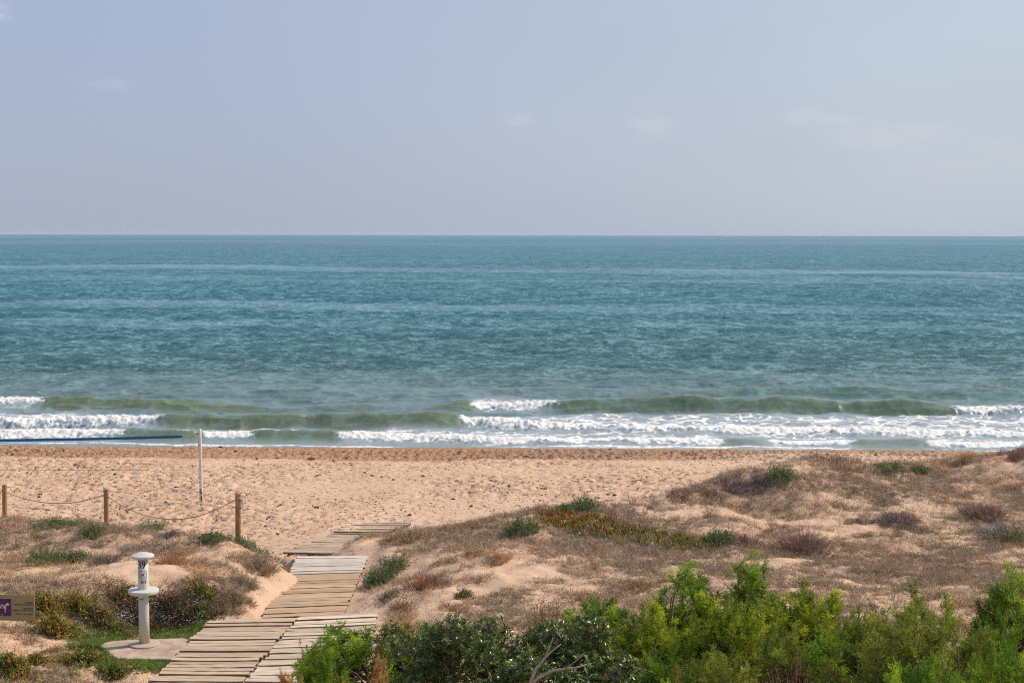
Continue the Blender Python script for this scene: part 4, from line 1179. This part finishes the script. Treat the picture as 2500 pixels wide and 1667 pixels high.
# lawn-like grass and little pale flowers round the slab
rg = np.random.default_rng(103); n0 = 60000
ua = rg.uniform(-60, 520, n0)
cx, cy = SLABC[0], SLABC[1]
xx = cx + rg.uniform(-2.3, 2.0, n0); yy = cy + rg.uniform(-1.7, 2.0, n0)
zz = gz(xx, yy); uu, vv = proj(xx, yy, zz)
d1 = blob(uu, vv, 210, 1470, 50, 40) * 1.1 + blob(uu, vv, 430, 1450, 110, 26) * .95 + blob(uu, vv, 300, 1445, 110, 16) * .8 + blob(uu, vv, 360, 1530, 120, 13) * 1.3 + blob(uu, vv, 250, 1500, 40, 25) + blob(uu, vv, 470, 1475, 30, 30) * .9
inside = np.zeros(n0, bool)
poly = [(p_[0], p_[1]) for p_ in pts]
j = len(poly) - 1
for i in range(len(poly)):
    xi, yi = poly[i]; xj, yj = poly[j]
    inside ^= ((yi > yy) != (yj > yy)) & (xx < (xj - xi) * (yy - yi) / (yj - yi + 1e-12) + xi); j = i
kp = (rg.random(n0) < np.clip(d1 * fbm(xx * 2, yy * 2, 2, 9) * 2.2 - .25, 0, 1)) & ~inside & (near_path(xx, yy) < .9)
xx, yy, zz, uu, vv = xx[kp], yy[kp], zz[kp], uu[kp], vv[kp]; n = len(xx)
C_ = np.array([(.17, .27, .04), (.24, .33, .05), (.12, .20, .035), (.32, .33, .09)])[rg.integers(0, 4, n)] * (1 + rg.normal(0, .15, (n, 1)))
B = np.column_stack([xx, yy, zz - .01]); D = np.column_stack([rg.normal(0, .35, (n, 2)), np.ones(n)])
g = Geo()
for rep in range(2): g.blades(B + np.column_stack([rg.normal(0, .02, (n, 2)), np.zeros(n)]), D + rg.normal(0, .2, (n, 3)), rg.uniform(.09, .22, n), .009, C_, .45, rg)
link('green_grass', g.mesh('green_grass', M_green), kind='stuff', label='fresh green grass growing round the concrete slab')
print('green blades', n)
n0 = 1500; u_ = rg.uniform(270, 470, n0); v_ = rg.uniform(1405, 1450, n0); g = Geo()
for u, v in zip(u_[:520], v_[:520]):
    p_ = ground(u, v); hgt = rg.uniform(.12, .26)
    B = p_ + np.array([[rg.normal(0, .02), rg.normal(0, .02), hgt]] * 4); a = rg.uniform(0, 6.28) + np.arange(4) * 1.57
    g.leaves(B, np.column_stack([np.cos(a), np.sin(a), np.full(4, .4)]), .022, .018, np.array((.62, .55, .62)) * rg.uniform(.8, 1.1), rg, .1)
    g.blades(p_[None], np.array([[rg.normal(0, .1), rg.normal(0, .1), 1.]]), hgt, .005, (.13, .17, .06), .05, rg)
link('wild_flowers', g.mesh('wild_flowers', M_green), kind='stuff', label='small pale lilac flowers in the grass behind the shower')

# ------------------------------------------------------------------ feathery green shrubs (tamarisk-like)
def feather_meshes(seed, R, Hh, npl, base_c, tip_c, odd=None, upright=.35, needle=.040, per=46, pw=.19, low=.12):
    """feathery plumes on boughs; returns (crown mesh, branch mesh)"""
    rg = np.random.default_rng(seed); gl = Geo(); gb = Geo()
    boughs = [np.array([R * .5 * math.cos(a), R * .5 * math.sin(a), Hh * rg.uniform(.45, .7)]) for a in rg.uniform(0, 6.28, 9)]
    for c_ in boughs:
        gb.tube([np.array([rg.normal(0, .06), rg.normal(0, .06), -.3]), c_ * np.array([.4, .4, .4]) + rg.normal(0, .05, 3), c_, c_ * (1.05, 1.05, 1.05)], [.045, .032, .02, .006], 6, (.12, .075, .05))
    for k in range(npl):
        a = k * 2.4 + rg.normal(0, .4); rr = math.sqrt((k + .5) / npl)
        if rg.random() < .30: rr = rg.uniform(.75, 1.0)                     # more round the flanks
        zt = Hh * (1 - .42 * rr ** 2.2) * rg.uniform(.74, 1.0)
        if rr > .72: zt = Hh * rg.uniform(low, .68)
        tip = np.array([R * rr * math.cos(a), R * rr * math.sin(a), zt])
        out = np.array([math.cos(a), math.sin(a), 0]) * rr
        ax = out * (1.05 - upright * .75) + np.array([0, 0, .35 + upright]) + rg.normal(0, .24, 3); ax /= np.linalg.norm(ax)
        Lp = rg.uniform(.35, .75) * (1.25 if upright > .8 else 1)
        root_ = tip - ax * Lp
        tone0 = rg.random() ** 1.3; colp = np.array(base_c) * (1 - tone0) + np.array(tip_c) * tone0
        if odd and rg.random() < odd[0]: colp = np.array(odd[1]) * rg.uniform(.7, 1.2)
        bgh = boughs[k % 9]
        gb.tube([bgh * .8, (bgh + root_) / 2, root_, tip - ax * Lp * .3], [.016, .011, .007, .003], 4, (.14, .09, .055), False)
        q0 = rg.normal(size=3); s1 = np.cross(ax, q0); s1 /= np.linalg.norm(s1); s2 = np.cross(ax, s1)
        PP = []; DD = []; CC = []
        for j in range(per):
            t_ = rg.random() ** .8; a2 = rg.uniform(0, 6.28); spread_ = rg.uniform(.5, 1.25) * (1 - .5 * t_)
            dd = ax * .8 + (s1 * math.cos(a2) + s2 * math.sin(a2)) * spread_ + (0, 0, .15); dd /= np.linalg.norm(dd)
            LL = pw * rg.uniform(.5, 1.4) * (1.1 - .65 * t_)
            m_ = max(7, int(15 * LL / .13)); w_ = rg.random(m_)
            PP.append(root_ + ax * Lp * t_ + dd * (w_ * LL)[:, None]); DD.append(dd * .8 + rg.normal(0, .5, (m_, 3)))
            CC.append(np.repeat((colp * rg.uniform(.82, 1.2))[None], m_, 0))
        PP = np.concatenate(PP); DD = np.concatenate(DD); CC = np.concatenate(CC); m_ = len(PP)
        gl.leaves(PP, DD, needle * rg.uniform(.6, 1.3, m_), needle * .24, np.clip(CC * (1 + rg.normal(0, .1, (m_, 1))), .005, 1), rg, .1)
    return gl.mesh('crown', M_tam), gb.mesh('branches', M_bark, True)


VAR = {      # name: (crown, branches, radius, height)
    'lush': feather_meshes(1, .85, 2.3, 130, (.085, .175, .016), (.34, .44, .035), (.05, (.42, .34, .06))) + (.9, 2.3),
    'yellow': feather_meshes(2, .85, 2.4, 130, (.15, .22, .018), (.46, .47, .04), (.08, (.13, .24, .02))) + (.9, 2.4),
    'dull': feather_meshes(3, 1.0, 3.0, 160, (.12, .17, .028), (.38, .38, .06), (.07, (.40, .20, .07))) + (1.05, 3.0),
    'dark': feather_meshes(4, .8, 2.0, 110, (.08, .16, .018), (.24, .33, .03), (.10, (.30, .17, .07))) + (.85, 2.0),
    'spiky': feather_meshes(6, .55, 2.7, 80, (.08, .175, .016), (.32, .43, .035), None, .65) + (.6, 2.7),
    'rusty': feather_meshes(7, .5, 1.6, 60, (.24, .16, .05), (.46, .22, .09), (.3, (.5, .24, .11)), pw=.13) + (.52, 1.6),
}


def feather(u, vtop, Y, wpx, label, kind, rz=0., foot=None, name='feathery_shrub', sc=None):
    top = at(u, vtop, Y=Y); gzz = foot if foot is not None else (float(gz(top[0], Y)) if Y > 17 else 2.35)
    R = wpx * Y / F / 2; h = top[2] - gzz
    root = thing(name, label, 'shrub', (top[0], Y, gzz), 'feathery green shrubs in the foreground', rz)
    cm, bm, mr, mh = VAR[kind]
    xs_ = R / mr * 1.42; k = min(h / mh, 1.5 * max(xs_, .8))
    for nm, me_ in (('crown', cm), ('branches', bm)):
        o_ = link(nm, me_, root); o_.scale = (xs_, xs_, k); o_.location = (0, 0, h - mh * k)
    if h - mh * k > .15:
        gg = Geo(); rr = np.random.default_rng(int(u))
        for i in range(4):
            a = rr.uniform(0, 6.28); gg.tube([(.12 * math.cos(a), .12 * math.sin(a), -.3), (rr.normal(0, .1), rr.normal(0, .1), h * .35), (.25 * R * math.cos(a), .25 * R * math.sin(a), h * .75)], [.05, .035, .018], 6, (.13, .085, .055))
        link('trunk', gg.mesh('trunk', M_bark, True), root)
    return root


feather(820, 1428, 22.6, 250, 'bright green feathery shrub overhanging the pale boards', 'lush', .3)
feather(735, 1470, 21.5, 130, 'small green feathery shrub at the left end of the shrub row', 'lush', 1.8)
feather(965, 1418, 23.0, 150, 'bright green feathery shrub tucked behind the dark glossy one', 'lush', 2.2)
feather(1385, 1362, 23.6, 190, 'low bright green feathery shrub right of the rusty dead shrub', 'lush', .9)
feather(1500, 1380, 22.4, 210, 'yellow green feathery shrub right of the dark glossy leaves', 'yellow', 2.9)
feather(1578, 1282, 23.8, 165, 'spiky bright green shrub standing above its neighbours in the middle', 'spiky', .4)
feather(1732, 1262, 24.0, 135, 'tallest spiky feathery shrub, darker green, reaching highest', 'spiky', 2.0)
feather(1665, 1350, 21.8, 230, 'large yellow green feathery shrub at the centre of the row', 'yellow', 4.1)
feather(1860, 1335, 22.6, 240, 'broad green and yellow feathery shrub right of the tallest one', 'yellow', 1.2)
feather(1800, 1430, 20.5, 200, 'lower green feathery shrub over the brown undergrowth', 'dull', 5.0)
feather(1985, 1385, 21.2, 170, 'mottled feathery shrub with thin dark stems showing', 'dull', .2)
feather(2050, 1415, 21.6, 170, 'mid green feathery shrub filling the gap behind the big dull one', 'dull', 1.1)
feather(1880, 1450, 20.0, 200, 'green feathery shrub low in front of the broad one', 'lush', 3.1)
feather(2125, 1345, 18.5, 340, 'big dull green rounded shrub with rusty patches, soft in focus', 'dull', 2.5)
feather(2330, 1288, 22.6, 170, 'dark feathery shrub with two pointed tips at the right edge', 'spiky', 3.3)
feather(2290, 1400, 20.5, 160, 'dark green feathery shrub below the pointed one', 'dark', .9)
feather(2300, 1450, 16.5, 240, 'pale green feathery shrub in the bottom right corner', 'lush', 1.5)
feather(2110, 1500, 14.5, 330, 'bright blurred feathery shrub top at the bottom edge', 'lush', 3.9)
feather(1560, 1470, 20.2, 240, 'shaded green feathery shrub low beside the dark glossy one', 'dark', 2.6)
feather(1660, 1480, 19.6, 200, 'green feathery shrub low under the large yellow green one', 'dull', .6)
feather(835, 1500, 12.5, 240, 'rusty flowering feathery shrub top, very soft in focus, nearest the camera', 'rusty', .5)
feather(700, 1530, 12.0, 200, 'rusty feathery shrub top reaching over the boards at the bottom edge', 'rusty', 2.5)


# ------------------------------------------------------------------ dark glossy shrubs
def glossy(u, vtop, Y, wpx, label, n, seed, parts=True):
    top = at(u, vtop, Y=Y); gzz = float(gz(top[0], Y)); R = wpx * Y / F / 2; h = top[2] - gzz
    rg = np.random.default_rng(seed)
    root = thing('glossy_shrub', label, 'shrub', (top[0], Y, gzz), 'dark glossy shrubs in the foreground')
    gl = Geo(); gb = Geo(); lob = []
    for i in range(13):
        a = rg.uniform(0, 6.28); r = R * math.sqrt(rg.random()) * .85; lr = R * rg.uniform(.22, .36)
        lob.append((np.array([r * math.cos(a), r * math.sin(a) * .9, h * rg.uniform(.72, 1.0) - lr - (r / R) ** 2 * h * .16]), lr))
    lob.append((np.array([0, 0, h * .55]), R * .55))
    for c_, lr in lob:
        gb.tube([np.array([rg.normal(0, .1), rg.normal(0, .1), -.3]), c_ * (.35, .35, .4) + rg.normal(0, .08, 3), c_ * (.8, .8, .75) + rg.normal(0, .06, 3), c_ + (0, 0, lr * .3)], [.05, .035, .022, .01], 7, (.22, .15, .10))
    w_ = np.array([l[1] ** 2 for l in lob]); w_ /= w_.sum()
    for k in range(n):
        c_, lr = lob[rg.choice(len(lob), p=w_)]
        d_ = rg.normal(size=3); d_[2] = abs(d_[2]) - .3; d_ /= np.linalg.norm(d_)
        p0 = c_ + d_ * lr * rg.uniform(.5, 1.05) ** .6
        ax = d_ * .7 + (0, 0, .6) + rg.normal(0, .3, 3); ax /= np.linalg.norm(ax)
        s1 = np.cross(ax, rg.normal(size=3)); s1 /= np.linalg.norm(s1); s2 = np.cross(ax, s1)
        m_ = 11; a = np.arange(m_) * 2.4 + rg.random() * 6; el = rg.uniform(.15, .9, m_)
        D = (s1 * np.cos(a)[:, None] + s2 * np.sin(a)[:, None]) * np.cos(el)[:, None] + ax * np.sin(el)[:, None]
        col = np.array((.085, .125, .022)) if rg.random() > .25 else np.array((.24, .26, .05))
        if rg.random() < .02: col = np.array((.4, .22, .05))
        gl.leaves(p0 + ax * rg.uniform(-.04, .04, m_)[:, None], D, rg.uniform(.05, .085, m_), .024, col * (1 + rg.normal(0, .18, (m_, 1))), rg, .12, nrm=np.repeat(ax[None], m_, 0))
        if k % 4 == 0: gb.tube([c_, p0], [.008, .004], 4, (.2, .14, .1), False)
    link('foliage', gl.mesh('foliage', M_gloss), root); link('branches', gb.mesh('branches', M_bark, True), root)


glossy(1045, 1382, 21.4, 350, 'dark green glossy leaved shrub, left one of the two, behind bright leaf glints', 2000, 1)
glossy(1325, 1400, 20.9, 360, 'dark green glossy leaved shrub with bare branches, right one of the two', 2100, 2)
glossy(1175, 1452, 20.2, 230, 'low glossy dark shrub between the two larger ones at the bottom edge', 1200, 3)

# bare grey branches showing in front of the glossy shrub
bb = at(1215, 1568, Y=18.9); root = thing('bare_branch', 'forked bare grey branch in front of the dark glossy shrub', 'branch', bb - (0, 0, 1.2))
g = Geo()
def bp_(u, v, Y=18.7): return at(u, v, Y=Y) - (bb - (0, 0, 1.2))
g.tube([(0, 0, -.6), (0, 0, .8), bp_(1222, 1560), bp_(1232, 1535), bp_(1262, 1500), bp_(1290, 1478)], [.04, .035, .026, .02, .014, .006], 8, (.36, .27, .22))
g.tube([bp_(1212, 1585), bp_(1235, 1556), bp_(1275, 1538), bp_(1325, 1532), bp_(1360, 1522)], [.028, .024, .018, .013, .005], 8, (.36, .27, .22))
g.tube([bp_(1250, 1515), bp_(1262, 1488), bp_(1272, 1462)], [.012, .008, .004], 6, (.34, .25, .2))
g.tube([bp_(1300, 1535), bp_(1330, 1512), bp_(1345, 1496)], [.010, .007, .003], 6, (.34, .25, .2))
link('limb', g.mesh('limb', M_bark, True), root)

# sprig of long narrow leaves
c0 = at(1350, 1545, Y=18.3); root = thing('long_leaved_sprig', 'pale sprig of long narrow leaves in front of the dark glossy shrub', 'plant', (c0[0], c0[1], 2.3))
g = Geo(); rg = np.random.default_rng(4); hz_ = c0[2] - 2.3
gs = Geo(); gs.tube([(0, 0, -.2), (.03, 0, hz_ * .6), (0, 0, hz_ + .22)], [.012, .009, .004], 6, (.16, .2, .07)); link('stem', gs.mesh('stem', M_bark), root)
for i in range(16):
    a = i * 2.4; el = .25 + .9 * (i / 16); z0 = hz_ - .15 + .36 * i / 16
    d_ = np.array([math.cos(a) * math.cos(el), math.sin(a) * math.cos(el), math.sin(el)]); L_ = .22 * (1 - .35 * i / 16)
    s_ = np.cross(d_, (0, 0, 1)); s_ /= np.linalg.norm(s_); o_ = np.array([0, 0, z0]); w_ = .013
    P1 = o_ + d_ * L_ * .35; P2 = o_ + d_ * L_ * .7 - (0, 0, .02); P3 = o_ + d_ * L_ - (0, 0, .07)
    g.add([o_, P1 - s_ * w_, P1 + s_ * w_, P2 - s_ * w_ * .9, P2 + s_ * w_ * .9, P3], [(0, 1, 2), (3, 5, 4)], [(1, 3, 4, 2)], np.array((.17, .25, .09)) * rg.uniform(.8, 1.3))
link('leaves', g.mesh('leaves', M_green), root)

# rusty dead shrub
def dead(u, vtop, Y, wpx, label, cols_, n, seed, name='dead_shrub'):
    top = at(u, vtop, Y=Y); gzz = float(gz(top[0], Y)); R = wpx * Y / F / 2; h = top[2] - gzz; rg = np.random.default_rng(seed)
    root = thing(name, label, 'shrub', (top[0], Y, gzz)); gb = Geo(); gl = Geo()
    for i in range(n):
        a = rg.uniform(0, 6.28); r = R * math.sqrt(rg.random()); t_ = np.array([r * math.cos(a), r * math.sin(a), h * rg.uniform(.65, 1.0) * (1 - .25 * (r / R) ** 2)])
        mid = t_ * (.5, .5, .55) + rg.normal(0, .08, 3)
        if i % 3 == 0: gb.tube([(rg.normal(0, .08), rg.normal(0, .08), -.2), mid, t_], [.012, .008, .003], 4, np.array((.34, .21, .14)) * rg.uniform(.6, 1.2), False)
        m_ = 12; B = mid + (t_ - mid) * rg.random((m_, 1)) + rg.normal(0, .05, (m_, 3))
        c_ = np.array(cols_[rg.integers(0, len(cols_))])
        gl.leaves(B, rg.normal(size=(m_, 3)), rg.uniform(.04, .09, m_), .016, c_ * (1 + rg.normal(0, .2, (m_, 1))), rg, .3)
    link('dry_leaves', gl.mesh('dry_leaves', M_dry), root); link('twigs', gb.mesh('twigs', M_bark), root)


dead(1258, 1358, 23.6, 125, 'rusty brown half dead shrub behind the dark glossy shrubs', [(.42, .19, .09), (.34, .2, .12), (.20, .19, .06), (.5, .3, .16)], 420, 3)
dead(1830, 1490, 19.6, 190, 'brown tangled undergrowth shrub at the bottom right of centre', [(.16, .09, .055), (.24, .12, .07), (.12, .09, .05)], 520, 4)
dead(2262, 1378, 22.8, 80, 'small yellow and rust shrub between the two rightmost green shrubs', [(.35, .30, .08), (.40, .16, .08), (.18, .2, .05)], 260, 5)
dead(1975, 1425, 21.9, 110, 'olive brown thin shrub behind the mottled feathery one', [(.2, .2, .06), (.28, .2, .09)], 260, 6)

# ------------------------------------------------------------------ distant vessel on the horizon
d_ = 7000.0; p_ = at(2013 * k_, 570 * k_, Y=d_)
root = thing('ship', 'tiny hazy ship on the horizon at the right', 'ship', (p_[0], d_, 0))
g = Geo(); g.add([(-10, -3, .2), (9, -3, .2), (12, 0, 3), (9, 3, .2), (-10, 3, .2), (-11, -3, 3), (9, -3.2, 3), (9, 3.2, 3), (-11, 3, 3)],
                 [(1, 2, 6), (2, 3, 7), (2, 7, 6)], [(0, 1, 6, 5), (3, 4, 8, 7), (4, 0, 5, 8), (5, 6, 7, 8)], (.85, .88, .9)); link('hull', g.mesh('hull', M_plain), root)
g = Geo(); g.box((-4, 0, 6), (3, 2.2, 3), None, (.85, .88, .9)); g.tube([(1, 0, 3), (1, 0, 11)], .4, 5, (.33, .38, .45)); link('cabin', g.mesh('cabin', M_plain), root)

# ------------------------------------------------------------------ thin sea haze
g = Geo(); g.box((0, 9000, 15), (14000, 9400, 24), None)
me = g.mesh('haze', None)
hz, t, p, o = mat('haze_air'); t.nodes.remove(p)
pv = t.nodes.new('ShaderNodeVolumePrincipled'); pv.inputs['Color'].default_value = (.80, .88, 1, 1); pv.inputs['Density'].default_value = 2.6e-5
t.links.new(pv.outputs[0], o.inputs['Volume']); me.materials.append(hz)
link('haze', me, kind='stuff', label='thin pale haze over the sea')
